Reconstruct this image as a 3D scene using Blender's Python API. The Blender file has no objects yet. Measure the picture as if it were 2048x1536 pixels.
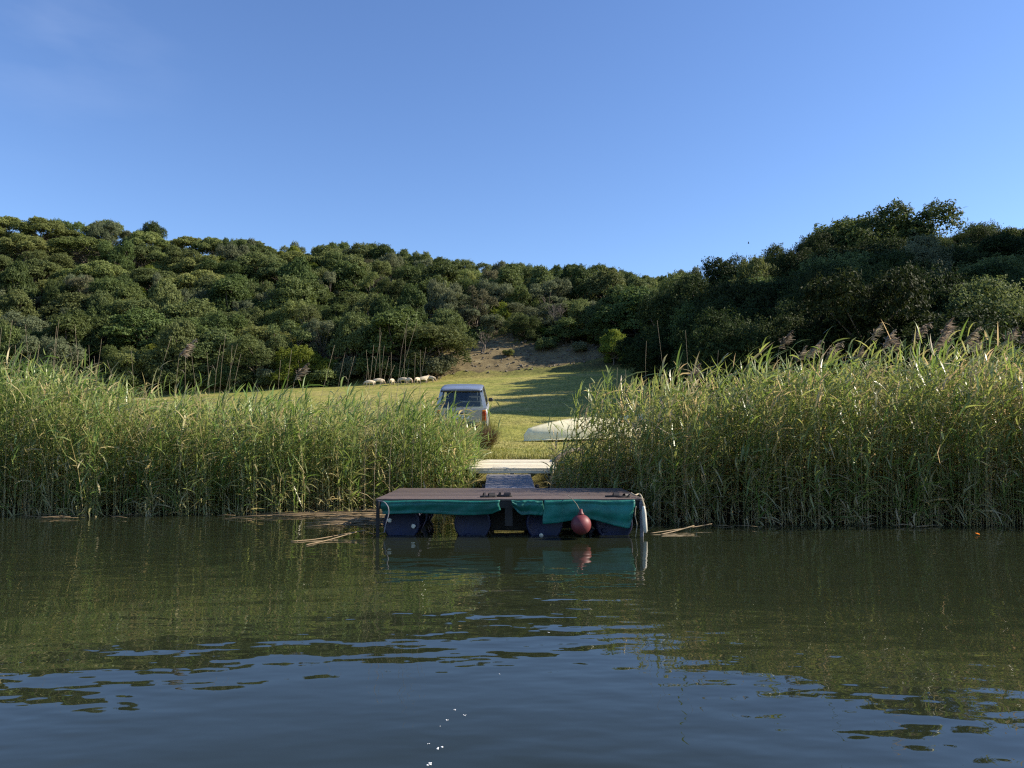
import bpy, bmesh, math, random
import numpy as np
from mathutils import Vector, Matrix

rng = np.random.default_rng(7)
random.seed(7)
sc = bpy.context.scene
COL = sc.collection
R = math.radians

# ------------------------------------------------------------------ camera
FPX, CW, CH, HOR = 1547.0, 2048.0, 1536.0, 877.0
CAMZ = 1.5
PITCH = math.atan((HOR - CH / 2) / FPX)
cam_d = bpy.data.cameras.new('camera')
cam_d.sensor_width = 36.0
cam_d.lens = 36.0 * FPX / CW
cam_d.clip_start = 0.1
cam_d.clip_end = 5000
cam = bpy.data.objects.new('camera', cam_d)
COL.objects.link(cam)
cam.location = (0, 0, CAMZ)
cam.rotation_euler = (R(90) + PITCH, 0, 0)
sc.camera = cam

# ------------------------------------------------------------------ sky, sun, exposure
SUN_EL, SUN_AZ = 33.0, 86.0           # azimuth clockwise from +Y (view direction)
sd = Vector((math.sin(R(SUN_AZ)) * math.cos(R(SUN_EL)), math.cos(R(SUN_AZ)) * math.cos(R(SUN_EL)), math.sin(R(SUN_EL))))
world = bpy.data.worlds.new('World')
sc.world = world
world.use_nodes = True
wn, wl = world.node_tree.nodes, world.node_tree.links
wn.clear()
sky = wn.new('ShaderNodeTexSky')
sky.sky_type = 'NISHITA'
sky.sun_disc = False
sky.sun_elevation = R(SUN_EL)
sky.sun_rotation = R(SUN_AZ)
sky.altitude = 0
sky.air_density = 1.0
sky.dust_density = 0.15
sky.ozone_density = 4.5
# a few faint wisps of high cloud
tc = wn.new('ShaderNodeTexCoord')
mp = wn.new('ShaderNodeMapping')
mp.inputs['Scale'].default_value = (2.0, 2.0, 6.0)
cn = wn.new('ShaderNodeTexNoise')
cn.inputs['Scale'].default_value = 4.0
cn.inputs['Detail'].default_value = 7
cr = wn.new('ShaderNodeMapRange')
cr.inputs['From Min'].default_value = 0.42
cr.inputs['From Max'].default_value = 0.75
cd = wn.new('ShaderNodeVectorMath'); cd.operation = 'DISTANCE'
cv = Vector((-0.62, 1.0, 0.56)).normalized()
cd.inputs[1].default_value = cv
cf = wn.new('ShaderNodeMapRange')
cf.inputs['From Min'].default_value = 0.0
cf.inputs['From Max'].default_value = 0.16
cf.inputs['To Min'].default_value = 0.07
cf.inputs['To Max'].default_value = 0.0
cm_ = wn.new('ShaderNodeMath'); cm_.operation = 'MULTIPLY'
wl.new(tc.outputs['Generated'], cd.inputs[0])
wl.new(cd.outputs['Value'], cf.inputs['Value'])
wl.new(cr.outputs['Result'], cm_.inputs[0])
wl.new(cf.outputs['Result'], cm_.inputs[1])
mx = wn.new('ShaderNodeMixRGB')
mx.inputs['Color2'].default_value = (5.5, 6.0, 7.2, 1)
bg = wn.new('ShaderNodeBackground')
bg.inputs['Strength'].default_value = 0.102
wo = wn.new('ShaderNodeOutputWorld')
wl.new(tc.outputs['Generated'], mp.inputs['Vector'])
wl.new(mp.outputs['Vector'], cn.inputs['Vector'])
wl.new(cn.outputs['Fac'], cr.inputs['Value'])
wl.new(cm_.outputs[0], mx.inputs['Fac'])
sat = wn.new('ShaderNodeHueSaturation')
sat.inputs['Saturation'].default_value = 1.07
sat.inputs['Hue'].default_value = 0.508
wl.new(sky.outputs['Color'], sat.inputs['Color'])
wl.new(sat.outputs['Color'], mx.inputs['Color1'])
wl.new(mx.outputs['Color'], bg.inputs['Color'])
wl.new(bg.outputs['Background'], wo.inputs['Surface'])

sun_d = bpy.data.lights.new('sun', 'SUN')
sun_d.energy = 4.6
sun_d.angle = R(0.53)
sun_d.color = (1.0, 0.90, 0.74)
sun = bpy.data.objects.new('sun', sun_d)
COL.objects.link(sun)
sun.rotation_euler = sd.to_track_quat('Z', 'Y').to_euler()
sun.location = (60, 20, 60)

sc.view_settings.view_transform = 'Standard'
sc.view_settings.look = 'None'
sc.view_settings.gamma = 1.0
sc.view_settings.use_curve_mapping = False
sc.view_settings.exposure = 1.0
sc.render.engine = 'CYCLES'
sc.cycles.use_denoising = False
sc.cycles.sample_clamp_indirect = 4.0
sc.cycles.filter_width = 1.25
sc.cycles.max_bounces = 7
sc.cycles.diffuse_bounces = 3
sc.cycles.glossy_bounces = 3
sc.cycles.transmission_bounces = 4
sc.cycles.transparent_max_bounces = 8
sc.cycles.caustics_reflective = False
sc.cycles.caustics_refractive = False


# ------------------------------------------------------------------ helpers
def at(px, py, D):
    """point at world distance Y=D seen at photograph pixel (px, py)"""
    u = (px - CW / 2) / FPX
    v = (CH / 2 - py) / FPX
    y = math.cos(PITCH) - v * math.sin(PITCH)
    z = math.sin(PITCH) + v * math.cos(PITCH)
    return Vector((u / y * D, D, CAMZ + z / y * D))


def proj(x, y, z):
    c, s = math.cos(PITCH), math.sin(PITCH)
    dz = z - CAMZ
    dep = y * c + dz * s
    up = -y * s + dz * c
    return CW / 2 + FPX * x / dep, CH / 2 - FPX * up / dep


def tag(o, label=None, cat=None, group=None, kind=None):
    if label: o['label'] = label
    if cat: o['category'] = cat
    if group: o['group'] = group
    if kind: o['kind'] = kind
    return o


def link(name, data, parent=None):
    o = bpy.data.objects.new(name, data)
    COL.objects.link(o)
    if parent is not None:
        o.parent = parent
    return o


def empty(name, loc=(0, 0, 0), rz=0.0, label=None, cat=None, group=None):
    o = link(name, None)
    o.location = loc
    o.rotation_euler = (0, 0, rz)
    o.empty_display_size = 0.2
    return tag(o, label, cat, group)


def np_mesh(name, V, quads=None, tris=None, attrs=None, smooth=False):
    me = bpy.data.meshes.new(name)
    V = np.asarray(V, dtype=np.float32)
    me.vertices.add(len(V))
    me.vertices.foreach_set('co', V.ravel())
    idx, tot = [], []
    if quads is not None and len(quads):
        q = np.asarray(quads, dtype=np.int32)
        idx.append(q.ravel()); tot.append(np.full(len(q), 4, np.int32))
    if tris is not None and len(tris):
        t = np.asarray(tris, dtype=np.int32)
        idx.append(t.ravel()); tot.append(np.full(len(t), 3, np.int32))
    idx = np.concatenate(idx); tot = np.concatenate(tot)
    start = np.concatenate([[0], np.cumsum(tot)[:-1]]).astype(np.int32)
    me.loops.add(len(idx))
    me.loops.foreach_set('vertex_index', idx)
    me.polygons.add(len(tot))
    me.polygons.foreach_set('loop_start', start)
    me.polygons.foreach_set('loop_total', tot)
    if smooth:
        me.polygons.foreach_set('use_smooth', np.ones(len(tot), bool))
    for k, a in (attrs or {}).items():
        at_ = me.attributes.new(k, 'FLOAT', 'POINT')
        at_.data.foreach_set('value', np.asarray(a, np.float32))
    me.update(calc_edges=True)
    me.validate()
    return me


class MB:
    """collects shapes in one bmesh, then links them as ONE mesh object"""
    def __init__(self):
        self.bm = bmesh.new()

    def box(self, c, s, rot=None, bev=0.0):
        M = Matrix.Translation(Vector(c)) @ (rot.to_4x4() if rot is not None else Matrix.Identity(4)) @ Matrix.Diagonal((s[0], s[1], s[2], 1))
        r = bmesh.ops.create_cube(self.bm, size=1.0, matrix=M)
        if bev > 0:
            es = list({e for v in r['verts'] for e in v.link_edges})
            bmesh.ops.bevel(self.bm, geom=es, offset=bev, segments=1, affect='EDGES', profile=0.5)
        return self

    def tube(self, pts, rad, n=8, cap=True):
        pts = [Vector(p) for p in pts]
        if not hasattr(rad, '__len__'):
            rad = [rad] * len(pts)
        rings, up = [], Vector((0.13, 0.29, 0.95))
        for i, p in enumerate(pts):
            d = (pts[min(i + 1, len(pts) - 1)] - pts[max(i - 1, 0)]).normalized()
            a = d.cross(up)
            if a.length < 1e-3: a = d.cross(Vector((1, 0, 0)))
            a.normalize(); b = d.cross(a)
            rings.append([self.bm.verts.new(p + (a * math.cos(t) + b * math.sin(t)) * rad[i]) for t in [2 * math.pi * k / n for k in range(n)]])
        for i in range(len(rings) - 1):
            for k in range(n):
                f = self.bm.faces.new((rings[i][k], rings[i][(k + 1) % n], rings[i + 1][(k + 1) % n], rings[i + 1][k]))
                f.smooth = True
        if cap:
            self.bm.faces.new(rings[0][::-1]); self.bm.faces.new(rings[-1])
        return self

    def lathe(self, prof, c=(0, 0, 0), axis='z', n=24):
        c = Vector(c); rings = []
        for r, h in prof:
            ring = []
            for k in range(n):
                t = 2 * math.pi * k / n
                if axis == 'z': p = Vector((r * math.cos(t), r * math.sin(t), h))
                elif axis == 'y': p = Vector((r * math.cos(t), h, r * math.sin(t)))
                else: p = Vector((h, r * math.cos(t), r * math.sin(t)))
                ring.append(self.bm.verts.new(c + p))
            rings.append(ring)
        for i in range(len(rings) - 1):
            for k in range(n):
                f = self.bm.faces.new((rings[i][k], rings[i][(k + 1) % n], rings[i + 1][(k + 1) % n], rings[i + 1][k]))
                f.smooth = True
        self.bm.faces.new(rings[0][::-1]); self.bm.faces.new(rings[-1])
        return self

    def loft(self, rings, cap=True, smooth=True, closed=True):
        rr = [[self.bm.verts.new(Vector(p)) for p in ring] for ring in rings]
        n = len(rr[0])
        for i in range(len(rr) - 1):
            for k in range(n if closed else n - 1):
                f = self.bm.faces.new((rr[i][k], rr[i][(k + 1) % n], rr[i + 1][(k + 1) % n], rr[i + 1][k]))
                f.smooth = smooth
        if cap and closed:
            self.bm.faces.new(rr[0][::-1]); self.bm.faces.new(rr[-1])
        return self

    def slab(self, corners, th, nrm=None):
        """a flat panel of given corner points with real thickness"""
        P = [Vector(p) for p in corners]
        n = nrm or (P[1] - P[0]).cross(P[2] - P[0]).normalized()
        n = Vector(n) * th
        a = [self.bm.verts.new(p) for p in P]; b = [self.bm.verts.new(p - n) for p in P]
        self.bm.faces.new(a); self.bm.faces.new(b[::-1])
        for k in range(len(P)):
            self.bm.faces.new((a[k], b[k], b[(k + 1) % len(P)], a[(k + 1) % len(P)]))
        return self

    def mesh(self, name, m):
        me = bpy.data.meshes.new(name)
        bmesh.ops.recalc_face_normals(self.bm, faces=self.bm.faces[:])
        self.bm.to_mesh(me); self.bm.free()
        if m: me.materials.append(m)
        return me

    def build(self, name, m, parent=None):
        return link(name, self.mesh(name, m), parent)


# ------------------------------------------------------------------ materials
def new_mat(name):
    m = bpy.data.materials.new(name)
    m.use_nodes = True
    nt = m.node_tree
    p = nt.nodes['Principled BSDF']
    return m, nt.nodes, nt.links, p


def simple(name, col, rough=0.6, metal=0.0, var=0.25, scale=6.0, bump=0.0, bscale=40.0, spec=0.5, coat=0.0, stretch=(1, 1, 1)):
    m, N, L, p = new_mat(name)
    tc = N.new('ShaderNodeTexCoord'); mpn = N.new('ShaderNodeMapping')
    mpn.inputs['Scale'].default_value = stretch
    L.new(tc.outputs['Object'], mpn.inputs['Vector'])
    nz = N.new('ShaderNodeTexNoise'); nz.inputs['Scale'].default_value = scale; nz.inputs['Detail'].default_value = 6
    nz.inputs['Roughness'].default_value = 0.65
    L.new(mpn.outputs['Vector'], nz.inputs['Vector'])
    rp = N.new('ShaderNodeValToRGB')
    rp.color_ramp.elements[0].position = 0.3; rp.color_ramp.elements[1].position = 0.7
    rp.color_ramp.elements[0].color = tuple(c * (1 - var) for c in col) + (1,)
    rp.color_ramp.elements[1].color = tuple(min(1, c * (1 + var)) for c in col) + (1,)
    L.new(nz.outputs['Fac'], rp.inputs['Fac'])
    oi = N.new('ShaderNodeObjectInfo'); hs = N.new('ShaderNodeHueSaturation')
    mr = N.new('ShaderNodeMapRange'); mr.inputs['To Min'].default_value = 1 - var * 0.7; mr.inputs['To Max'].default_value = 1 + var * 0.7
    L.new(oi.outputs['Random'], mr.inputs['Value']); L.new(mr.outputs['Result'], hs.inputs['Value'])
    L.new(rp.outputs['Color'], hs.inputs['Color']); L.new(hs.outputs['Color'], p.inputs['Base Color'])
    p.inputs['Roughness'].default_value = rough; p.inputs['Metallic'].default_value = metal
    p.inputs['Specular IOR Level'].default_value = spec
    p.inputs['Coat Weight'].default_value = coat
    if bump > 0:
        n2 = N.new('ShaderNodeTexNoise'); n2.inputs['Scale'].default_value = bscale; n2.inputs['Detail'].default_value = 4
        L.new(mpn.outputs['Vector'], n2.inputs['Vector'])
        b = N.new('ShaderNodeBump'); b.inputs['Strength'].default_value = bump; b.inputs['Distance'].default_value = 0.02
        L.new(n2.outputs['Fac'], b.inputs['Height']); L.new(b.outputs['Normal'], p.inputs['Normal'])
    return m


def leaf_mat(name, ca, cb, cc=None, transl=0.3, rough=0.5, hvar=0.25, attr='tint', spec=0.35):
    """foliage: colour runs ca -> cb (-> cc) along a per-leaf attribute, plus a per-object value shift"""
    m, N, L, p = new_mat(name)
    a = N.new('ShaderNodeAttribute'); a.attribute_name = attr
    rp = N.new('ShaderNodeValToRGB')
    rp.color_ramp.elements[0].color = (*ca, 1); rp.color_ramp.elements[1].color = (*cb, 1)
    if cc:
        rp.color_ramp.elements[1].position = 0.5
        e = rp.color_ramp.elements.new(1.0); e.color = (*cc, 1)
    L.new(a.outputs['Fac'], rp.inputs['Fac'])
    oi = N.new('ShaderNodeObjectInfo'); hs = N.new('ShaderNodeHueSaturation')
    mr = N.new('ShaderNodeMapRange'); mr.inputs['To Min'].default_value = 1 - hvar; mr.inputs['To Max'].default_value = 1 + hvar
    L.new(oi.outputs['Random'], mr.inputs['Value']); L.new(mr.outputs['Result'], hs.inputs['Value'])
    mr2 = N.new('ShaderNodeMapRange'); mr2.inputs['To Min'].default_value = 0.488; mr2.inputs['To Max'].default_value = 0.512
    mu = N.new('ShaderNodeMath'); mu.operation = 'FRACT'; m3 = N.new('ShaderNodeMath'); m3.operation = 'MULTIPLY'; m3.inputs[1].default_value = 7.31
    L.new(oi.outputs['Random'], m3.inputs[0]); L.new(m3.outputs[0], mu.inputs[0]); L.new(mu.outputs[0], mr2.inputs['Value'])
    L.new(mr2.outputs['Result'], hs.inputs['Hue'])
    L.new(rp.outputs['Color'], hs.inputs['Color'])
    L.new(hs.outputs['Color'], p.inputs['Base Color'])
    p.inputs['Roughness'].default_value = rough
    p.inputs['Specular IOR Level'].default_value = spec
    t = N.new('ShaderNodeBsdfTranslucent'); mxs = N.new('ShaderNodeMixShader'); mxs.inputs['Fac'].default_value = transl
    h2 = N.new('ShaderNodeHueSaturation'); h2.inputs['Hue'].default_value = 0.49; h2.inputs['Saturation'].default_value = 1.1; h2.inputs['Value'].default_value = 1.25
    L.new(hs.outputs['Color'], h2.inputs['Color']); L.new(h2.outputs['Color'], t.inputs['Color'])
    out = N['Material Output']
    L.new(p.outputs[0], mxs.inputs[1]); L.new(t.outputs[0], mxs.inputs[2]); L.new(mxs.outputs[0], out.inputs['Surface'])
    return m


M = {}
M['reed'] = leaf_mat('reed', (0.145, 0.235, 0.058), (0.31, 0.345, 0.115), (0.54, 0.43, 0.23), transl=0.42, rough=0.36, hvar=0.0, spec=0.5)
M['straw'] = simple('straw', (0.24, 0.17, 0.09), 0.7, var=0.35, scale=9)
M['stalk'] = simple('stalk', (0.26, 0.21, 0.13), 0.7, var=0.3, scale=3)
M['plume'] = leaf_mat('plume', (0.15, 0.120, 0.090), (0.36, 0.30, 0.22), transl=0.4, rough=0.8, hvar=0.2)
M['grass'] = leaf_mat('grass_blade', (0.13, 0.165, 0.034), (0.30, 0.28, 0.085), transl=0.3, rough=0.6, hvar=0)
M['tussock'] = leaf_mat('tussock', (0.10, 0.065, 0.04), (0.27, 0.19, 0.11), transl=0.15, rough=0.8, hvar=0)
LEAF = {
    'dark':   leaf_mat('leaf_dark', (0.0437, 0.0690, 0.0218), (0.1207, 0.1587, 0.0494), transl=0.3, hvar=0.25, rough=0.6, spec=0.15),
    'dark_shaded':   leaf_mat('leaf_dark_shaded', (0.018, 0.030, 0.011), (0.050, 0.070, 0.023), transl=0.25, hvar=0.25, rough=0.65, spec=0.10),  # dark leaf green with the right slope's shade put into its colour
    'olive':  leaf_mat('leaf_olive', (0.0684, 0.0944, 0.0330), (0.1746, 0.2065, 0.0755), transl=0.32, hvar=0.2, rough=0.65, spec=0.15),
    'grey':   leaf_mat('leaf_grey', (0.0792, 0.0960, 0.0504), (0.1800, 0.2016, 0.1104), transl=0.28, hvar=0.2, rough=0.7, spec=0.12),
    'bright': leaf_mat('leaf_bright', (0.090, 0.130, 0.018), (0.210, 0.240, 0.045), transl=0.35, hvar=0.2, rough=0.6, spec=0.15),
    'pale':   leaf_mat('leaf_pale', (0.1150, 0.1472, 0.0414), (0.2472, 0.2702, 0.0966), transl=0.32, hvar=0.2, rough=0.65, spec=0.15),
    'brown':  leaf_mat('leaf_brown', (0.080, 0.080, 0.042), (0.165, 0.155, 0.086), transl=0.22, hvar=0.2, rough=0.75, spec=0.12),
}
M['bark'] = simple('bark', (0.13, 0.105, 0.08), 0.9, var=0.4, scale=5, bump=0.6, bscale=20)
M['deadwood'] = simple('dead_wood', (0.15, 0.125, 0.10), 0.85, var=0.3, scale=5)
M['deck'] = simple('deck_board', (0.105, 0.074, 0.058), 0.62, var=0.38, scale=5, bump=0.25, bscale=30, stretch=(1, 9, 9))
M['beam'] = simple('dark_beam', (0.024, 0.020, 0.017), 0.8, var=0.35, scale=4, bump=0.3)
M['greywood'] = simple('weathered_wood', (0.17, 0.165, 0.18), 0.75, var=0.3, scale=4, bump=0.3, stretch=(1, 8, 8))
M['palewood'] = simple('pale_board', (0.62, 0.56, 0.42), 0.7, var=0.2, scale=3, bump=0.25, stretch=(1, 9, 9))
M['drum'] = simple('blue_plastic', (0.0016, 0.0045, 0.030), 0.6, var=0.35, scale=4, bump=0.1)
M['white'] = simple('white_plastic', (0.58, 0.55, 0.46), 0.45, var=0.12, scale=9)
M['tarp'] = simple('green_tarp', (0.006, 0.145, 0.112), 0.55, var=0.4, scale=3.5, bump=0.5, bscale=9)
M['buoy'] = simple('red_rubber', (0.15, 0.028, 0.031), 0.55, var=0.45, scale=3.5)
M['rope'] = simple('rope', (0.34, 0.29, 0.2), 0.9, var=0.3, scale=30)
M['black'] = simple('black_rubber', (0.018, 0.017, 0.018), 0.6, var=0.3, scale=15)
M['sandal'] = simple('sandal_leather', (0.016, 0.013, 0.012), 0.6, var=0.4, scale=20)
M['hull'] = simple('cream_hull', (0.80, 0.72, 0.46), 0.45, var=0.2, scale=3.5)
M['paint'] = simple('silver_blue_paint', (0.40, 0.415, 0.43), 0.3, metal=0.3, var=0.12, scale=2, coat=0.35)
M['roofpaint'] = simple('faded_roof_paint', (0.17, 0.195, 0.25), 0.35, metal=0.2, var=0.18, scale=2, coat=0.2)
M['trim'] = simple('black_trim', (0.02, 0.02, 0.022), 0.5, var=0.2)
M['fabric'] = simple('seat_fabric', (0.05, 0.055, 0.065), 0.9, var=0.2)
M['chrome'] = simple('rim_metal', (0.55, 0.56, 0.57), 0.3, metal=0.9, var=0.1)
M['amber'] = simple('amber_lens', (0.65, 0.18, 0.02), 0.25, var=0.1)
M['redlens'] = simple('red_lens', (0.30, 0.030, 0.010), 0.3, var=0.1)
M['plate'] = simple('number_plate', (0.72, 0.72, 0.66), 0.5, var=0.05)
M['stone'] = simple('stone', (0.17, 0.145, 0.11), 0.9, var=0.35, scale=3, bump=0.4)
M['foam'] = simple('foam', (0.8, 0.8, 0.78), 0.8, var=0.05)
M['bird'] = simple('bird_plumage', (0.05, 0.045, 0.045), 0.8)


def fleece_mat():
    m, N, L, p = new_mat('fleece')
    a = N.new('ShaderNodeAttribute'); a.attribute_name = 'tint'
    rp = N.new('ShaderNodeValToRGB')
    rp.color_ramp.elements[0].color = (0.58, 0.49, 0.35, 1); rp.color_ramp.elements[1].color = (0.24, 0.17, 0.11, 1)
    L.new(a.outputs['Fac'], rp.inputs['Fac'])
    tc = N.new('ShaderNodeTexCoord'); nz = N.new('ShaderNodeTexNoise'); nz.inputs['Scale'].default_value = 14; nz.inputs['Detail'].default_value = 5
    L.new(tc.outputs['Object'], nz.inputs['Vector'])
    b = N.new('ShaderNodeBump'); b.inputs['Distance'].default_value = 0.05; b.inputs['Strength'].default_value = 0.8
    L.new(nz.outputs['Fac'], b.inputs['Height']); L.new(b.outputs['Normal'], p.inputs['Normal'])
    L.new(rp.outputs['Color'], p.inputs['Base Color']); p.inputs['Roughness'].default_value = 0.95
    return m


def glass_mat():
    m, N, L, p = new_mat('window_glass')
    t = N.new('ShaderNodeBsdfTransparent'); t.inputs['Color'].default_value = (0.84, 0.89, 0.88, 1)
    g = N.new('ShaderNodeBsdfGlossy'); g.inputs['Roughness'].default_value = 0.02
    f = N.new('ShaderNodeFresnel'); f.inputs['IOR'].default_value = 1.5
    s = N.new('ShaderNodeMixShader')
    L.new(f.outputs[0], s.inputs[0]); L.new(t.outputs[0], s.inputs[1]); L.new(g.outputs[0], s.inputs[2])
    L.new(s.outputs[0], N['Material Output'].inputs['Surface'])
    return m


def water_mat():
    m, N, L, p = new_mat('water')
    p.inputs['Base Color'].default_value = (0.015, 0.019, 0.010, 1)
    p.inputs['Roughness'].default_value = 0.015
    p.inputs['IOR'].default_value = 1.333
    geo = N.new('ShaderNodeNewGeometry')
    # slow swell, mid ripples and fine wavelets; the ripples come and go in patches (gusts)
    hsum = None

    def noise(scale, st, rot, detail, amp, mod=None):
        nonlocal hsum
        mpn = N.new('ShaderNodeMapping'); mpn.inputs['Scale'].default_value = st; mpn.inputs['Rotation'].default_value = (0, 0, R(rot))
        L.new(geo.outputs['Position'], mpn.inputs['Vector'])
        nz = N.new('ShaderNodeTexNoise'); nz.inputs['Scale'].default_value = scale; nz.inputs['Detail'].default_value = detail
        nz.inputs['Roughness'].default_value = 0.5
        L.new(mpn.outputs['Vector'], nz.inputs['Vector'])
        mu = N.new('ShaderNodeMath'); mu.operation = 'MULTIPLY'; mu.inputs[1].default_value = amp
        L.new(nz.outputs['Fac'], mu.inputs[0]); o = mu.outputs[0]
        if mod is not None:
            m2 = N.new('ShaderNodeMath'); m2.operation = 'MULTIPLY'; L.new(o, m2.inputs[0]); L.new(mod, m2.inputs[1]); o = m2.outputs[0]
        if hsum is None: hsum = o
        else:
            ad = N.new('ShaderNodeMath'); ad.operation = 'ADD'; L.new(hsum, ad.inputs[0]); L.new(o, ad.inputs[1]); hsum = ad.outputs[0]
    gn = N.new('ShaderNodeTexNoise'); gn.inputs['Scale'].default_value = 0.22; gn.inputs['Detail'].default_value = 2
    L.new(geo.outputs['Position'], gn.inputs['Vector'])
    gr = N.new('ShaderNodeMapRange'); gr.inputs['From Min'].default_value = 0.38; gr.inputs['From Max'].default_value = 0.62
    gr.inputs['To Min'].default_value = 0.25; gr.inputs['To Max'].default_value = 1.0
    L.new(gn.outputs['Fac'], gr.inputs['Value'])
    noise(1.1, (0.6, 1.2, 1), 12, 1.0, 0.0125)
    noise(2.8, (0.66, 1.25, 1), -14, 1.6, 0.0115, gr.outputs['Result'])
    noise(7.0, (0.7, 1.2, 1), 22, 1.0, 0.0014, gr.outputs['Result'])
    b = N.new('ShaderNodeBump'); b.inputs['Strength'].default_value = 1.0; b.inputs['Distance'].default_value = 1.0
    L.new(hsum, b.inputs['Height']); L.new(b.outputs['Normal'], p.inputs['Normal'])
    return m


def ground_mat():
    m, N, L, p = new_mat('ground')
    geo = N.new('ShaderNodeNewGeometry')
    def nz(scale, detail=6, st=(1, 1, 1)):
        mpn = N.new('ShaderNodeMapping'); mpn.inputs['Scale'].default_value = st
        L.new(geo.outputs['Position'], mpn.inputs['Vector'])
        n = N.new('ShaderNodeTexNoise'); n.inputs['Scale'].default_value = scale; n.inputs['Detail'].default_value = detail; n.inputs['Roughness'].default_value = 0.65
        L.new(mpn.outputs['Vector'], n.inputs['Vector']); return n
    def ramp(src, els):
        r = N.new('ShaderNodeValToRGB')
        r.color_ramp.elements[0].position = els[0][0]; r.color_ramp.elements[0].color = (*els[0][1], 1)
        r.color_ramp.elements[1].position = els[-1][0]; r.color_ramp.elements[1].color = (*els[-1][1], 1)
        for q, c in els[1:-1]:
            e = r.color_ramp.elements.new(q); e.color = (*c, 1)
        L.new(src, r.inputs['Fac']); return r
    def mix(f, a, b, t='MIX'):
        x = N.new('ShaderNodeMixRGB'); x.blend_type = t
        if hasattr(f, 'type'): L.new(f, x.inputs['Fac'])
        else: x.inputs['Fac'].default_value = f
        L.new(a, x.inputs['Color1']); L.new(b, x.inputs['Color2']); return x.outputs['Color']
    big = ramp(nz(0.16, 4, (1, 1.6, 1)).outputs['Fac'], [(0.33, (0.195, 0.220, 0.046)), (0.5, (0.275, 0.265, 0.068)), (0.68, (0.345, 0.295, 0.105))])
    fine = ramp(nz(3.2, 8, (1, 0.7, 1)).outputs['Fac'], [(0.32, (0.42, 0.46, 0.36)), (0.60, (1.18, 1.14, 1.08))])
    grass = mix(1.0, big.outputs['Color'], fine.outputs['Color'], 'MULTIPLY')
    soil = ramp(nz(1.1, 9).outputs['Fac'], [(0.3, (0.085, 0.065, 0.033)), (0.55, (0.19, 0.148, 0.074)), (0.75, (0.28, 0.235, 0.130))])
    a = N.new('ShaderNodeAttribute'); a.attribute_name = 'soil'
    ad = N.new('ShaderNodeMath'); ad.operation = 'ADD'
    sn = nz(0.8, 6); sm = N.new('ShaderNodeMapRange'); sm.inputs['To Min'].default_value = -0.45; sm.inputs['To Max'].default_value = 0.45
    L.new(sn.outputs['Fac'], sm.inputs['Value']); L.new(a.outputs['Fac'], ad.inputs[0]); L.new(sm.outputs['Result'], ad.inputs[1])
    sf = N.new('ShaderNodeMapRange'); sf.inputs['From Min'].default_value = 0.42; sf.inputs['From Max'].default_value = 0.58
    L.new(ad.outputs[0], sf.inputs['Value'])
    c1 = mix(sf.outputs['Result'], grass, soil.outputs['Color'])
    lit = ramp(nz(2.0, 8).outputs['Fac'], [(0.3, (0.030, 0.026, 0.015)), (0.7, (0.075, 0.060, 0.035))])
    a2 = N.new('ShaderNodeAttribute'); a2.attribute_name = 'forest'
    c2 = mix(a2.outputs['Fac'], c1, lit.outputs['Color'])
    mud = N.new('ShaderNodeRGB'); mud.outputs[0].default_value = (0.035, 0.028, 0.018, 1)
    a3 = N.new('ShaderNodeAttribute'); a3.attribute_name = 'mud'
    c3 = mix(a3.outputs['Fac'], c2, mud.outputs[0])
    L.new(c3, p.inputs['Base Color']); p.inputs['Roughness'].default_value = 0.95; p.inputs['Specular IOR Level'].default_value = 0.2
    bn = nz(9, 8); b = N.new('ShaderNodeBump'); b.inputs['Strength'].default_value = 0.7; b.inputs['Distance'].default_value = 0.08
    L.new(bn.outputs['Fac'], b.inputs['Height']); L.new(b.outputs['Normal'], p.inputs['Normal'])
    return m


M['fleece'] = fleece_mat(); M['glass'] = glass_mat(); M['water'] = water_mat(); M['ground'] = ground_mat()


# ------------------------------------------------------------------ terrain
def sstep(a, b, x):
    t = np.clip((x - a) / (b - a), 0, 1)
    return t * t * (3 - 2 * t)


def fbm(X, Y, s):
    return (np.sin(X * s + 1.3) * np.cos(Y * s * 1.1 + 0.4) + 0.5 * np.sin(X * s * 2.3 + Y * s * 1.7 + 2.1) + 0.3 * np.cos(X * s * 4.1 - Y * s * 3.7 + 0.9)) / 1.8


def edge(X):
    return np.interp(X, [-60, -12, -8, -4.2, -2.4, -1.4, 0, 1.4, 2.0, 2.5, 5, 9, 13, 60],
                     [15.6, 15.2, 15.3, 15.6, 16.5, 16.5, 16.5, 16.2, 15.0, 14.0, 13.7, 13.6, 13.3, 13.0])


def field(X, Y):
    s = Y - edge(X)
    z = np.interp(s, [-14, -6, -1, 0, 1, 2, 2.8, 4], [-2.5, -1.8, -0.5, -0.12, 0.06, 0.45, 1.0, 1.08])
    z = z + np.interp(Y, [20, 26, 45, 66, 76, 400], [0, 0.42, 2.75, 5.6, 7.0, 9.0])
    z = z + 0.055 * np.clip(X, -60, 14) * sstep(30, 66, Y) + 0.10 * fbm(X, Y, 0.35) * sstep(19, 26, Y)
    return z


RIDGE_Y, TOE_Y = 116.0, 69.0


def right_toe(Y):
    return np.interp(Y, [0, 18, 25, 30, 35, 42, 50, 60, 72, 90, 120], [34, 24, 15, 10.5, 9.2, 8.8, 9.2, 10.6, 15, 30, 60])


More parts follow.
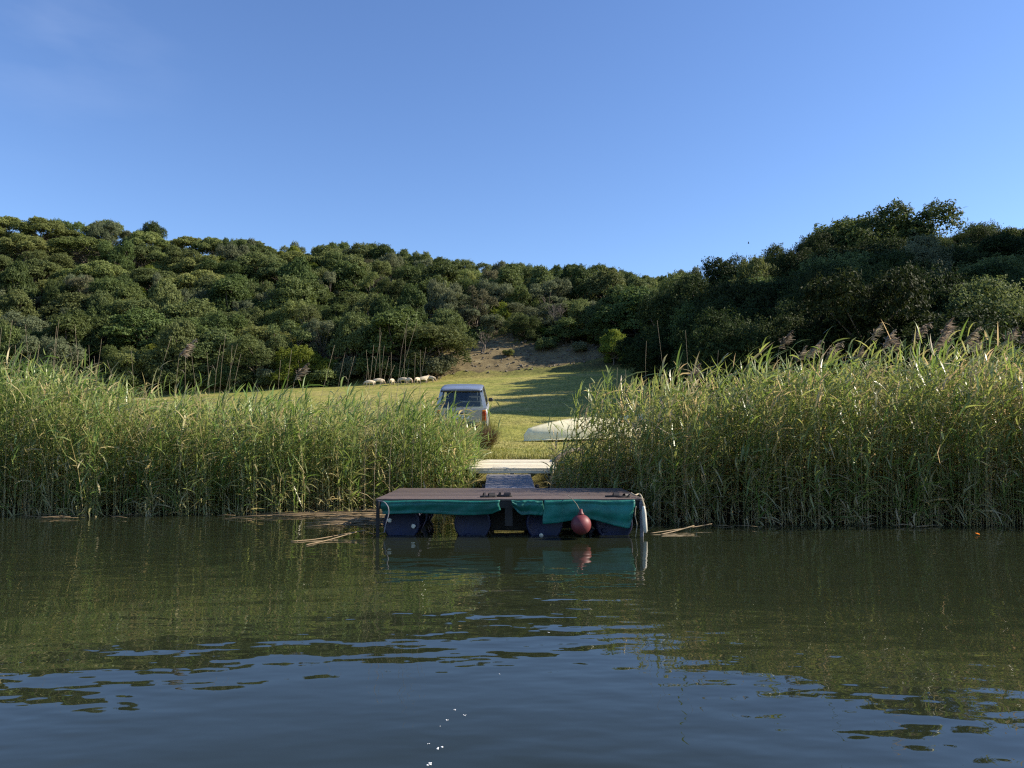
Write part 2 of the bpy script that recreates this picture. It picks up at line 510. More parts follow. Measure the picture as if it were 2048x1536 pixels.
def H(X, Y):
    X = np.asarray(X, float); Y = np.asarray(Y, float)
    z = field(X, Y)
    ridge = np.interp(X, [-140, -76, -60, -46, -24, -9, 2, 20, 50, 140], [36, 33.6, 32.6, 29.6, 26.8, 24.2, 22.6, 21.0, 20.5, 20])
    u = (Y - TOE_Y) / (RIDGE_Y - TOE_Y)
    prof = np.where(u < 0, 0, np.where(u < 0.85, u * 1.04, 0.884 + 0.116 * np.sin(np.clip((u - 0.85) / 0.15, 0, 1) * np.pi / 2)))
    base = 6.3
    left = prof * (ridge - base) - np.clip(Y - RIDGE_Y, 0, 400) * 0.12
    left = np.where(u > 0, left - np.clip(Y - TOE_Y, 0, 30) * 0.03, 0)
    s2 = X - right_toe(Y)
    rise = np.where(s2 > 0, 7.4 * (1 - np.exp(-np.clip(s2, 0, 200) * 0.5 / 7.4)) + np.clip(s2 - 4, 0, 30) * 0.06, 0)
    rise = rise * sstep(20, 46, Y)
    s3 = X - 0.70 * Y - 2.0                               # unseen climb right of the view, raised to shade the wooded slope
    rise = rise + 27 * sstep(0, 24, s3) * sstep(22, 40, Y) * (1 - 0.55 * sstep(46, 58, Y))
    z = np.maximum(z + left, z + rise)
    z = z + 0.5 * fbm(X, Y, 0.13) * sstep(0, 12, np.maximum(Y - TOE_Y, s2))
    return z


def hz(x, y):
    return float(H(np.array([x]), np.array([y]))[0])


def axis(pts):
    out = [pts[0][0]]
    for (a, st), (b, _) in zip(pts[:-1], pts[1:]):
        n = max(1, int(round((b - a) / st)))
        out += [a + (b - a) * (k + 1) / n for k in range(n)]
    return np.array(out)


gx = axis([(-700, 60), (-160, 6), (-60, 1.0), (-14, 0.35), (16, 1.0), (60, 6), (160, 60), (700, 60)])
gy = axis([(5, 1.0), (13, 0.25), (28, 0.5), (60, 0.7), (92, 1.5), (125, 8), (200, 60), (900, 60)])
GX, GY = np.meshgrid(gx, gy)
GZ = H(GX, GY)
nxg, nyg = len(gx), len(gy)
ii = np.arange(nyg - 1)[:, None] * nxg + np.arange(nxg - 1)[None, :]
quads = np.stack([ii, ii + 1, ii + nxg + 1, ii + nxg], -1).reshape(-1, 4)


def soil_mask(X, Y):
    d = ((X - 1.5) / 9.5) ** 2 + ((Y - 73.4) / 4.4) ** 2
    a = np.clip(1.35 - d, 0, 1)
    # the track climbing from the sheep up to the right
    tx = np.interp(Y, [66, 70, 78, 86, 96], [-8, -6.5, -1.5, 4.5, 14])
    b = np.clip(1.2 - np.abs(X - tx) / 2.2, 0, 1) * (Y > 67.5) * (Y < 95)
    c = 0.55 * np.clip(1 - (((X - 0.2) / 1.6) ** 2 + ((Y - 19.3) / 0.8) ** 2), 0, 1)
    return np.maximum(np.maximum(a, b) * sstep(67.5, 71.5, Y - 0.25 * (X + 5) * 0.6), c)


SO = soil_mask(GX, GY)
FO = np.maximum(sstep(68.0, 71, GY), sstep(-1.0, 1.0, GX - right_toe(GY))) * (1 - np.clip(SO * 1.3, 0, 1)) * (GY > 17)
MU = sstep(0.9, 0.15, GZ) * (GY < 24)
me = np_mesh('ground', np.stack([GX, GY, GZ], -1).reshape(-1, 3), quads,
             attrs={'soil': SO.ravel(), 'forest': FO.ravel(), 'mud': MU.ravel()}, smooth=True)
me.materials.append(M['ground'])
tag(link('ground', me), kind='structure', label='grassy bank rising to wooded hillsides')

wm = MB(); wm.slab([(-700, -300, 0), (700, -300, 0), (700, 40, 0), (-700, 40, 0)], 0.02, (0, 0, 1))
tag(wm.build('water', M['water']), kind='structure', label='dark green river water with gentle ripples')


# ------------------------------------------------------------------ tree prototypes
def unit(v):
    return v / np.maximum(np.linalg.norm(v, axis=-1, keepdims=True), 1e-9)


def leaf_quads(P, Nrm, L, W, rg, tint):
    """rhombic leaf sprays at points P, facing roughly Nrm"""
    n = len(P)
    nr = unit(Nrm + rg.normal(0, 0.75, (n, 3)))
    d = unit(np.cross(nr, rg.normal(0, 1, (n, 3))))
    s = np.cross(nr, d)
    L = L * rg.uniform(0.6, 1.4, (n, 1)); W = W * rg.uniform(0.6, 1.4, (n, 1))
    V = np.stack([P - d * L * 0.5, P + s * W * 0.5 + nr * W * 0.15, P + d * L * 0.5 - nr * W * 0.2, P - s * W * 0.5 + nr * W * 0.15], 1).reshape(-1, 3)
    Q = np.arange(n * 4).reshape(-1, 4)
    return V, Q, np.repeat(tint, 4)


def crown(rg, lobes, n, L, W, rough=0.2, flat=1.0, shell=0.28):
    """lobes: (cx,cy,cz,rx,rz)"""
    lb = np.array(lobes)
    w = lb[:, 3] ** 2; w = w / w.sum()
    k = rg.choice(len(lb), n, p=w)
    d = unit(rg.normal(0, 1, (n, 3)))
    d[:, 2] = np.where(d[:, 2] < -0.35, -d[:, 2], d[:, 2])
    ph = rg.uniform(0, 6, (len(lb), 3))[k]
    bump = np.sin(d[:, 0] * 7 + ph[:, 0]) * np.sin(d[:, 1] * 7 + ph[:, 1]) * np.sin(d[:, 2] * 7 + ph[:, 2])
    b2 = np.sin(d[:, 0] * 17 + ph[:, 1]) * np.sin(d[:, 1] * 15 + ph[:, 2]) + np.sin(d[:, 2] * 16 + ph[:, 0])
    r = (1 + rough * 1.3 * bump + rough * 0.4 * b2) * (1 - shell * rg.random(n) ** 1.6)
    tw = rg.random(n) < 0.04
    r = np.where(tw, r * rg.uniform(1.0, 1.13, n), r)
    P = lb[k, :3] + d * np.stack([lb[k, 3] * r, lb[k, 3] * r, lb[k, 4] * r], -1)
    inside = np.zeros(n, bool)
    for j in range(len(lb)):
        q = (P - lb[j, :3]) / np.array([lb[j, 3], lb[j, 3], lb[j, 4]])
        inside |= (np.linalg.norm(q, axis=1) < 0.62) & (k != j)
    keep = ~inside & (P[:, 2] > 0.05)
    P, d, k = P[keep], d[keep], k[keep]
    tint = np.clip(rg.uniform(0, 1, len(P)) * 0.55 + rg.uniform(0, 0.45, len(lb))[k], 0, 1)
    return leaf_quads(P, d, L, W, rg, tint)


def limbs(rg, tops, base_r, base=(0, 0, 0), stems=1, n=6):
    mb = MB()
    bases = [(base[0] + rg.normal(0, 0.25) * (stems > 1), base[1] + rg.normal(0, 0.25) * (stems > 1), -0.4) for _ in range(stems)]
    forks = []
    zmean = np.mean([t[2] for t in tops])
    for b in bases:
        f = Vector((b[0] + rg.normal(0, 0.2), b[1] + rg.normal(0, 0.2), zmean * rg.uniform(0.35, 0.55)))
        mid = (Vector(b) + f) / 2 + Vector((rg.normal(0, 0.15), rg.normal(0, 0.15), 0))
        mb.tube([b, mid, f], [base_r, base_r * 0.8, base_r * 0.65], n)
        forks.append(f)
    for i, t in enumerate(tops):
        f = forks[i % len(forks)]
        t = Vector(t)
        m = f.lerp(t, 0.5) + Vector((rg.normal(0, 0.25), rg.normal(0, 0.25), 0.15))
        mb.tube([f, m, t], [base_r * 0.55, base_r * 0.35, base_r * 0.12], 5)
    return mb


PROTO = {}


def add_proto(kind, lobes, n, L, W, rough, stems, br, rg):
    V, Q, T = crown(rg, lobes, n, L, W, rough)
    cm = np_mesh('crown', V, Q, attrs={'tint': T})
    tm = limbs(rg, [(l[0], l[1], l[2]) for l in lobes], br, stems=stems).mesh('trunk', M['bark'])
    w = np.percentile(np.linalg.norm(V[:, :2], axis=1), 97) * 2
    h = np.percentile(V[:, 2], 99.95)
    cm.materials.append(LEAF['dark'])
    PROTO.setdefault(kind, []).append((cm, tm, w, h))


def make_protos():
    for s in range(4):                                   # dense rounded tree, foliage nearly to the ground
        rg = np.random.default_rng(100 + s)
        lb = [(0, 0, 2.1, 1.8, 1.9)]
        for a in range(13):
            t = a * 2.4 + rg.uniform(-.3, .3); rr = rg.uniform(1.0, 1.8); zz = rg.uniform(0.5, 3.3)
            rr *= 1.1 - 0.18 * max(0, zz - 2)
            lb.append((rr * math.cos(t), rr * math.sin(t), zz, rg.uniform(0.6, 1.1), rg.uniform(0.55, 0.95)))
        lb.append((rg.uniform(-.5, .5), rg.uniform(-.5, .5), 3.6, 1.0, 0.8))
        add_proto('round', lb, 22000, 0.17, 0.10, 0.22, 1, 0.16, rg)
    for s in range(3):                                   # the same, large and fine-leaved, for the nearer slope
        rg = np.random.default_rng(700 + s)
        lb = [(0, 0, 2.1, 1.9, 1.9)]
        for a in range(16):
            t = a * 2.4 + rg.uniform(-.3, .3); zz = rg.uniform(0.4, 3.3); rr = rg.uniform(1.0, 2.0) * (1.1 - 0.18 * max(0, zz - 2))
            lb.append((rr * math.cos(t), rr * math.sin(t), zz, rg.uniform(0.5, 1.0), rg.uniform(0.45, 0.9)))
        lb.append((rg.uniform(-.5, .5), rg.uniform(-.5, .5), 3.6, 0.9, 0.7))
        add_proto('leafy', lb, 42000, 0.105, 0.062, 0.3, 2, 0.14, rg)
    for s in range(3):                                   # umbrella-topped coastal tree
        rg = np.random.default_rng(200 + s)
        lb = []
        for a in range(13):
            t = a * 2.4; rr = 2.9 * math.sqrt((a + 0.5) / 13)
            lb.append((rr * math.cos(t), rr * math.sin(t), 3.3 - 0.20 * rr ** 2 + rg.uniform(-.25, .25), rg.uniform(0.75, 1.15), rg.uniform(0.6, 0.9)))
        add_proto('umbrella', lb, 21000, 0.16, 0.09, 0.2, 4, 0.10, rg)
    for s in range(3):                                   # tall open irregular tree
        rg = np.random.default_rng(300 + s)
        lb = []
        for a in range(17):
            t = rg.uniform(0, 6.28); zz = rg.uniform(2.0, 7.2); rr = rg.uniform(0.4, 3.3) * (1.0 if zz < 5.5 else 0.75)
            lb.append((rr * math.cos(t), rr * math.sin(t), zz, rg.uniform(0.7, 1.25), rg.uniform(0.5, 0.95)))
        add_proto('open', lb, 22000, 0.17, 0.10, 0.26, 2, 0.17, rg)
    for s in range(3):                                   # feathery, loose, fine-leaved
        rg = np.random.default_rng(400 + s)
        lb = [(0, 0, 2.2, 1.6, 1.4)]
        for a in range(14):
            t = a * 2.4; rr = rg.uniform(0.9, 2.3); zz = rg.uniform(0.5, 3.5) - 0.15 * rr
            lb.append((rr * math.cos(t), rr * math.sin(t), zz, rg.uniform(0.55, 0.95), rg.uniform(0.6, 1.05)))
        add_proto('feathery', lb, 22000, 0.18, 0.06, 0.24, 3, 0.10, rg)
    for s in range(3):                                   # thin-leaved, twiggy, limbs showing
        rg = np.random.default_rng(600 + s)
        lb = []
        for a in range(15):
            t = a * 2.4; rr = rg.uniform(0.5, 2.2); zz = rg.uniform(1.6, 4.3) - 0.2 * rr
            lb.append((rr * math.cos(t), rr * math.sin(t), zz, rg.uniform(0.4, 0.8), rg.uniform(0.35, 0.7)))
        add_proto('sparse', lb, 8500, 0.17, 0.07, 0.3, 4, 0.085, rg)
    for s in range(3):                                   # low shrub
        rg = np.random.default_rng(500 + s)
        lb = [(0, 0, 0.7, 0.8, 0.7)]
        for a in range(7):
            t = a * 2.4; rr = rg.uniform(0.5, 1.1)
            lb.append((rr * math.cos(t), rr * math.sin(t), rg.uniform(0.45, 1.2), rg.uniform(0.4, 0.65), rg.uniform(0.4, 0.65)))
        add_proto('shrub', lb, 8000, 0.14, 0.07, 0.22, 3, 0.05, rg)


make_protos()
TREES = []


def tree(kind, leaf, x, y, w, h, label, cat='tree', group=None, name=None, z=None, var=None, rz=None, sink=0.15):
    ps = PROTO[kind]
    cm, tm, pw, ph = ps[(len(TREES) if var is None else var) % len(ps)]
    r = empty(name or {'leafy': 'leafy_tree', 'round': 'thicket_tree', 'umbrella': 'umbrella_tree', 'open': 'tall_tree', 'feathery': 'feathery_tree', 'shrub': 'shrub', 'sparse': 'twiggy_tree'}[kind],
              (x, y, (hz(x, y) if z is None else z) - sink), random.uniform(0, 6.28) if rz is None else rz, label, cat, group)
    r.scale = (w / pw, w / pw, h / ph)
    c = link('crown', cm, r); t = link('trunk', tm, r)
    c.material_slots[0].link = 'OBJECT'
    c.material_slots[0].material = LEAF[leaf]
    TREES.append((x, y, w))
    return r


def tree_px(kind, leaf, px, top, D, wpx, label, cat='tree', group=None, **k):
    """tree of crown width wpx whose top shows at (px, top), rooted on the terrain at distance D"""
    p = at(px, top, D)
    g = hz(p.x, D)
    return tree(kind, leaf, p.x, D, wpx / FPX * D, max(0.8, p.z - g + 0.15), label, cat, group, **k)


SKY_PX = [-300, 0, 80, 150, 250, 330, 400, 470, 560, 650, 700, 770, 850, 910, 960, 1050, 1120, 1190, 1240, 1300, 1370, 1400, 1450, 1520, 1560, 1600, 1640, 1700, 1760, 1810, 1860, 1880, 1920, 1960, 2010, 2048, 2300]
SKY_PY = [430, 432, 436, 431, 445, 446, 468, 474, 484, 488, 478, 486, 508, 518, 515, 530, 528, 526, 540, 552, 545, 520, 510, 503, 490, 472, 448, 440, 425, 416, 440, 468, 458, 440, 448, 440, 420]

# --- trees that stand out in the photograph
tree_px('round', 'dark', 795, 612, 71.5, 165, 'tall dark rounded tree directly behind the grazing sheep')
tree_px('feathery', 'olive', 872, 645, 71.0, 175, 'olive feathery rounded tree between the sheep and the dirt track', var=0)
tree_px('feathery', 'bright', 610, 693, 69.0, 125, 'bright yellow-green bush at the edge of the field behind the reeds', 'bush', name='leafy_bush', var=1)
tree_px('feathery', 'olive', 515, 668, 69.5, 130, 'olive-green tree beside the bright yellow-green bush', var=2)
tree_px('round', 'olive', 430, 655, 71.5, 120, 'mid-green rounded tree left of the olive-green tree at the field edge')
tree_px('feathery', 'pale', 262, 690, 69.5, 120, 'pale loose tree at the hill foot above the tall left reeds')
tree_px('shrub', 'bright', 1098, 655, 79.0, 60, 'light green shrub under the bare-branched tree on the stony slope', 'shrub')
tree_px('shrub', 'olive', 1172, 655, 77.0, 75, 'dark green shrub at the right end of the stony slope', 'shrub')
tree_px('shrub', 'dark', 1070, 645, 80.0, 75, 'dark shrub left of the bare-branched tree on the stony slope', 'shrub')
tree_px('shrub', 'pale', 1018, 705, 74.0, 26, 'tiny green bush alone on the shaded dirt bank', 'shrub')
for i, (px, D, w, hw, kd, lf) in enumerate([(1050, 77.5, 3.4, .85, 'feathery', 'dark'), (1092, 74.8, 2.2, .7, 'shrub', 'olive'), (1130, 76.0, 3.6, .8, 'round', 'dark'),
                                            (1160, 73.6, 1.9, .75, 'shrub', 'grey'), (1203, 75.0, 3.6, .85, 'round', 'dark'), (985, 81.0, 3.0, .8, 'feathery', 'grey'),
                                            (1228, 72.6, 2.4, .8, 'shrub', 'olive'), (1180, 79.0, 4.4, .9, 'feathery', 'olive'), (1098, 80.5, 4.2, .85, 'sparse', 'grey'), (1022, 79.0, 3.2, .9, 'sparse', 'olive')]):
    tree(kd, lf, (px - 1024) / FPX * D, D, w, w * hw, 'scrubby bush on the stony slope below the bare-branched tree', 'shrub', 'scrubby bushes on the stony slope', name='scrub_bush')
tree_px('feathery', 'grey', 1060, 610, 86.0, 120, 'grey-green feathery tree above the bare-branched tree')
tree_px('feathery', 'grey', 1195, 600, 86.0, 110, 'grey-brown feathery tree at the top of the stony slope')
tree_px('feathery', 'dark', 1760, 418, 56.0, 260,'tall open-crowned tree that tops the skyline of the dark wooded slope', var=0)
tree_px('leafy', 'dark', 1690, 440, 57.0, 190,'second tall tree just left of the tallest one on the right skyline', var=1)
tree_px('leafy', 'dark', 1552, 490, 56.0, 100,'small round-headed tree on the skyline left of the tall trees', var=1)
tree_px('leafy', 'dark_shaded', 1455, 512, 57.0, 170,'broad dark tree on the skyline where the right slope begins to climb', var=2)
tree_px('round', 'olive', 1350, 547, 74.0, 95, 'small rounded tree in the dip where both hills meet')
tree_px('leafy', 'dark', 1385, 604, 42.0, 130,'sunlit green treetop in the dark slope above the thin bare reed', var=0)
tree_px('leafy', 'dark_shaded', 1300, 655, 57.0, 140,'dark overhanging tree at the corner of the field', var=3)
tree_px('leafy', 'dark', 1965, 442, 58.0, 140,'rounded dark tree on the skyline near the right edge of the picture', var=0)
tree_px('leafy', 'olive', 1985, 520, 40.0, 190,'sunlit leafy tree with lime top near the right edge below the skyline', var=1)
tree_px('leafy', 'pale', 1872, 572, 41.0, 75,'small pale-green treetop catching sun in the dark right slope', var=2)
tree_px('shrub', 'bright', 1765, 566, 44.0, 48, 'little bright green tuft of foliage catching sun in the dark right slope', 'shrub')


tree_px('leafy', 'dark_shaded', 1395, 552, 44.5, 200,'big dark tree whose shadow reaches across the field', var=1)
tree_px('leafy', 'dark_shaded', 1475, 560, 39.0, 200,'big dark tree just right of the one shading the field', var=2)
tree_px('leafy', 'dark_shaded', 1318, 655, 43.0, 130,'low dark tree at the shaded edge of the field, leftmost of the near trees', var=3)
tree_px('leafy', 'dark_shaded', 1450, 615, 31.0, 210,'low dark bushy tree right behind the reeds near the canoes', var=0)
tree_px('leafy', 'dark_shaded', 1560, 630, 32.0, 200,'shade-darkened tree behind the reeds below the sunlit treetop', var=1)


def zone_left(px, v):
    side = 'far left' if px < 350 else ('left of centre' if px < 750 else ('above the sheep' if px < 960 else 'above the dirt track'))
    lev = 'on the hill crest' if v > 0.72 else ('halfway up the hill' if v > 0.3 else 'at the hill foot')
    return lev, side


ADJ = {'dark_shaded': 'shade-darkened green', 'dark': 'dark evergreen', 'olive': 'olive-green', 'grey': 'grey-green', 'bright': 'yellow-green', 'pale': 'pale green', 'brown': 'dry brownish'}
NOUN = {'leafy': 'leafy tree', 'round': 'rounded tree', 'umbrella': 'umbrella-topped tree', 'open': 'open-crowned tree', 'feathery': 'feathery tree', 'shrub': 'shrub', 'sparse': 'twiggy tree'}


def fill_left():
    rg = np.random.default_rng(11)
    count, tries = 0, 0
    while count < 240 and tries < 9000:
        tries += 1
        y = rg.uniform(TOE_Y + 0.5, RIDGE_Y + 3)
        px = rg.uniform(-140, 1390)
        x = (px - 1024) / FPX * y
        if x > right_toe(y) + 4: continue
        sm = float(soil_mask(np.array([x]), np.array([y]))[0])
        if sm > 0.04 and y < 86: continue
        v = (y - TOE_Y) / (RIDGE_Y - TOE_Y)
        up_left = px < 620 and v > 0.5
        r = rg.random()
        if up_left and r < 0.68: kind, leaf, w, h = 'umbrella', ('pale' if rg.random() < .7 else 'olive'), rg.uniform(6.5, 10.5), rg.uniform(3.6, 4.8)
        elif r < 0.50: kind, leaf, w, h = 'round', ('dark' if rg.random() < .62 else 'olive'), rg.uniform(4.0, 8.6), rg.uniform(4.2, 7.2)
        elif r < 0.63: kind, leaf, w, h = 'sparse', rg.choice(['grey', 'brown', 'olive', 'pale']), rg.uniform(3.4, 5.5), rg.uniform(3.6, 5.4)
        elif r < 0.87: kind, leaf, w, h = 'feathery', rg.choice(['grey', 'olive', 'brown', 'dark', 'pale'], p=[.28, .34, .06, .2, .12]), rg.uniform(4.2, 7.6), rg.uniform(3.0, 4.8)
        elif r < 0.93: kind, leaf, w, h = 'round', 'bright', rg.uniform(2.8, 4.0), rg.uniform(2.6, 3.6)
        else: kind, leaf, w, h = 'feathery', rg.choice(['dark', 'grey']), rg.uniform(4.5, 6), rg.uniform(4.5, 5.8)
        dm = min(math.hypot(x - a, (y - b) * 0.9) - 0.265 * (w + c) for a, b, c in TREES)
        if dm < 0: continue
        z = hz(x, y)
        tx, ty = proj(x, y, z + h)
        lim = np.interp(tx, SKY_PX, SKY_PY)
        if ty < lim:
            h2 = h - (lim - ty) / FPX * y
            if h2 < 1.6: continue
            w *= max(0.75, h2 / h); h = h2
        if y > RIDGE_Y - 12 and ty > lim + 70: pass
        lev, side = zone_left(px, v)
        if px > 1150: side = 'above the stony slope'
        where = f'{lev}, {side}'
        tree(kind, str(leaf), x, y, w, h, f'{ADJ[str(leaf)]} {NOUN[kind]} {where}', group=f'{ADJ[str(leaf)]} {NOUN[kind]}s {where}')
        count += 1
    return count


def fill_right():
    rg = np.random.default_rng(12)
    count, tries = 0, 0
    while count < 85 and tries < 9000:
        tries += 1
        y = rg.uniform(27, 68)
        px = rg.uniform(1265, 2230)
        x = (px - 1024) / FPX * y
        s2 = x - right_toe(y)
        if s2 < 0.8 or s2 > 34: continue
        kind = rg.choice(['leafy', 'feathery', 'sparse'], p=[.8, .12, .08])
        leaf = rg.choice(['dark_shaded', 'dark', 'olive', 'grey'], p=[.68, .2, .08, .04])
        w = rg.uniform(4.2, 8.0); h = rg.uniform(4.2, 6.8)
        dm = min(math.hypot(x - a, y - b) - 0.29 * (w + c) for a, b, c in TREES)
        if dm < 0: continue
        z = hz(x, y)
        tx, ty = proj(x, y, z + h)
        lim = np.interp(tx, SKY_PX, SKY_PY) + 12 + (max(0, 50 - y) * 5.0)
        if ty < lim:
            h2 = h - (lim - ty) / FPX * y
            if h2 < 2.2: continue
            w *= max(0.75, h2 / h); h = h2
        pos = 'low on right slope' if s2 < 6 else ('midway up right slope' if s2 < 14 else 'high on right slope')
        far = 'by the field' if px < 1500 else ('under tallest tree' if px < 1880 else 'by picture edge')
        where = f'{pos}, {far}'
        tree(str(kind), str(leaf), x, y, w, h, f'{ADJ[str(leaf)]} {NOUN[str(kind)]} {where}', group=f'{ADJ[str(leaf)]} {NOUN[str(kind)]}s {where}')
        count += 1
    return count


print('trees', fill_left(), fill_right())


def toe_shrubs():
    rg = np.random.default_rng(13)
    for i, px in enumerate(np.arange(-60, 880, 40)):
        px = px + rg.uniform(-10, 10); y = rg.uniform(68.2, 70)
        x = (px - 1024) / FPX * y
        leaf = str(rg.choice(['dark', 'olive', 'dark', 'grey']))
        where = 'along the field edge behind the left reeds' if px < 700 else 'in the shade behind the sheep'
        tree('shrub', leaf, x, y, rg.uniform(2.6, 4.2), rg.uniform(1.3, 2.6), f'{ADJ[leaf]} low shrub {where}', 'shrub', f'{ADJ[leaf]} low shrubs {where}')


toe_shrubs()


def undergrowth():
    rg = np.random.default_rng(21)
    P, N_, T = [], [], []
    def clumps(n, xs, ys, ok, rad):
        x = rg.uniform(*xs, n); y = rg.uniform(*ys, n)
        k = ok(x, y); x, y = x[k], y[k]
        z = H(x, y)
        for i in range(len(x)):
            m = int(rg.uniform(90, 150)); r = rg.uniform(*rad)
            d = unit(rg.normal(0, 1, (m, 3))); d[:, 2] = np.abs(d[:, 2])
            P.append(np.array([x[i], y[i], z[i] - 0.1]) + d * r * rg.uniform(0.75, 1.15, (m, 1)) * np.array([1, 1, rg.uniform(.6, 1.1)]))
            N_.append(d); T.append(np.clip(rg.uniform(0, .6, m) + rg.uniform(0, .4), 0, 1))
    def okl(x, y):
        px = 1024 + FPX * x / y
        return (px > -160) & (px < 1420) & (x < right_toe(y) + 5) & (soil_mask(x, y) < 0.05) & ~((x > -9) & (y < 75))
    clumps(1700, (-82, 30), (TOE_Y - 0.5, RIDGE_Y + 4), okl, (0.7, 1.5))
    def okr(x, y):
        px = 1024 + FPX * x / y
        s = x - right_toe(y)
        return (px > 1230) & (px < 2300) & (s > 0.2) & (s < 36)
    clumps(1500, (6, 50), (24, 70), okr, (0.7, 1.5))
    P = np.concatenate(P); N_ = np.concatenate(N_); T = np.concatenate(T)
    V, Q, T = leaf_quads(P, N_, 0.26, 0.15, rg, T)
    me = np_mesh('undergrowth', V, Q, attrs={'tint': T})
    me.materials.append(LEAF['dark'])
    tag(link('undergrowth', me), 'dark undergrowth filling the gaps between the hillside trees', 'undergrowth', kind='stuff')


undergrowth()


def bare_tree(px, base_py, D, height, seed, label):
    p = at(px, base_py, D)
    rg = random.Random(seed)
    r = empty('bare_tree', (p.x, D, hz(p.x, D) - 0.1), 0, label, 'tree')
    tm, bm_ = MB(), MB()
    def grow(mb, a, d, ln, rad, lev):
        pts = [a]; rads = [rad]
        for k in range(3):
            d = (d + Vector((rg.uniform(-.22, .22), rg.uniform(-.22, .22), rg.uniform(-.02, .14)))).normalized()
            pts.append(pts[-1] + d * ln / 3); rads.append(rad * (1 - 0.17 * (k + 1)))
        mb.tube(pts, rads, 5 if lev else 6)
        if lev < 4:
            for q in range(rg.choice([2, 3, 3])):
                i = rg.choice([2, 3])
                nd = (d + Vector((rg.uniform(-.8, .8), rg.uniform(-.8, .8), rg.uniform(-.05, .5)))).normalized()
                grow(bm_, pts[i], nd, ln * rg.uniform(.55, .78), max(rads[i] * .7, 0.012), lev + 1)
    for s in range(2):
        grow(tm, Vector((s * .2, 0, 0)), Vector((rg.uniform(-.3, .35), rg.uniform(-.3, .3), 1)).normalized(), height * .36, 0.085, 0)
    tm.build('trunk', M['deadwood'], r); bm_.build('branches', M['deadwood'], r)
    return r


bare_tree(1122, 700, 78, 4.6, 3, 'bare grey-branched tree standing on the stony slope')
bare_tree(962, 700, 75, 2.6, 5, 'low tangle of bare grey branches beside the dirt track')
bare_tree(1215, 690, 77, 3.4, 9, 'thin leafless sapling at the right end of the stony slope')


def rubble():
    rg = np.random.default_rng(31)
    mb = MB(); n = 0
    while n < 330:
        x, y = rg.uniform(-8, 12), rg.uniform(69, 80)
        sm = float(soil_mask(np.array([x]), np.array([y]))[0])
        if sm < 0.3: continue
        s = rg.uniform(0.05, 0.15) * (1.6 if rg.random() < 0.12 else 1)
        Mx = Matrix.Translation((x, y, hz(x, y) + s * 0.25)) @ Matrix.Rotation(rg.uniform(0, 6.28), 4, 'Z') @ Matrix.Rotation(rg.uniform(0, 6.28), 4, 'X') @ Matrix.Diagonal((s * rg.uniform(.8, 1.5), s, s * rg.uniform(.5, .9), 1))
        r = bmesh.ops.create_icosphere(mb.bm, subdivisions=1, radius=1, matrix=Mx)
        for v in r['verts']:
            v.co += Vector(rg.normal(0, s * 0.16, 3))
        n += 1
    tag(mb.build('rubble', M['stone']), 'loose stones scattered over the bare earth slope', 'stones', kind='stuff')


rubble()


# ------------------------------------------------------------------ short grass and bank tufts
def blades(name, X, Y, hmin, hmax, w, mat, rg, label, spread=0.5, tintf=None):
    n = len(X)
    Z = H(X, Y)
    h = rg.uniform(hmin, hmax, n)[:, None]
    a = rg.uniform(0, 6.28, n)
    s = np.stack([np.cos(a), np.sin(a), np.zeros(n)], -1)
    l = np.stack([np.cos(a + 1.5), np.sin(a + 1.5), np.zeros(n)], -1) * rg.uniform(0, spread, (n, 1))
    B = np.stack([X, Y, Z - 0.01], -1)
    V = np.stack([B - s * w / 2, B + s * w / 2, B + h * (l + [0, 0, 1])], 1).reshape(-1, 3)
    t = rg.uniform(0, 1, n) if tintf is None else tintf
    me = np_mesh(name, V, None, np.arange(n * 3).reshape(-1, 3), attrs={'tint': np.repeat(t, 3)})
    me.materials.append(mat)
    return tag(link(name, me), label, name.split('_')[0] if '_' not in name else 'grass', kind='stuff')


rg = np.random.default_rng(41)
n = 120000
Y = 18.9 + 30 * rg.random(n) ** 1.6
X = rg.uniform(-0.42, 0.42, n) * Y
k = (fbm(X, Y, 2.2) + rg.normal(0, 0.5, n)) > -0.35
blades('grass', X[k], Y[k], 0.02, 0.075, 0.022, M['grass'], rg, 'short cropped yellow-green grass of the sloping field', 0.9)
n = 9000
X = rg.uniform(-3.2, 3.4, n); Y = edge(X) + 1.9 + np.abs(rg.normal(0, 0.5, n))
k = (np.abs(X) > 0.9) | (Y > 19.0)
blades('bank_grass', X[k], Y[k], 0.08, 0.28, 0.018, M['grass'], rg, 'longer tufts of grass fringing the top of the bank', 0.9)


# ------------------------------------------------------------------ reeds
def reed_top(px):
    """reed-bed height in metres along the picture"""
    return np.interp(px, [-400, 0, 60, 130, 230, 300, 420, 560, 700, 800, 880, 935, 1000, 1095, 1140, 1168, 1300, 1420, 1520, 1640, 1800, 1950, 2048, 2500],
                     [3.1, 3.1, 3.05, 2.95, 2.7, 2.38, 2.35, 2.32, 2.3, 2.28, 2.2, 1.95, 1.3, 1.45, 1.95, 2.55, 2.6, 2.7, 2.9, 3.05, 3.1, 3.15, 3.15, 3.15])


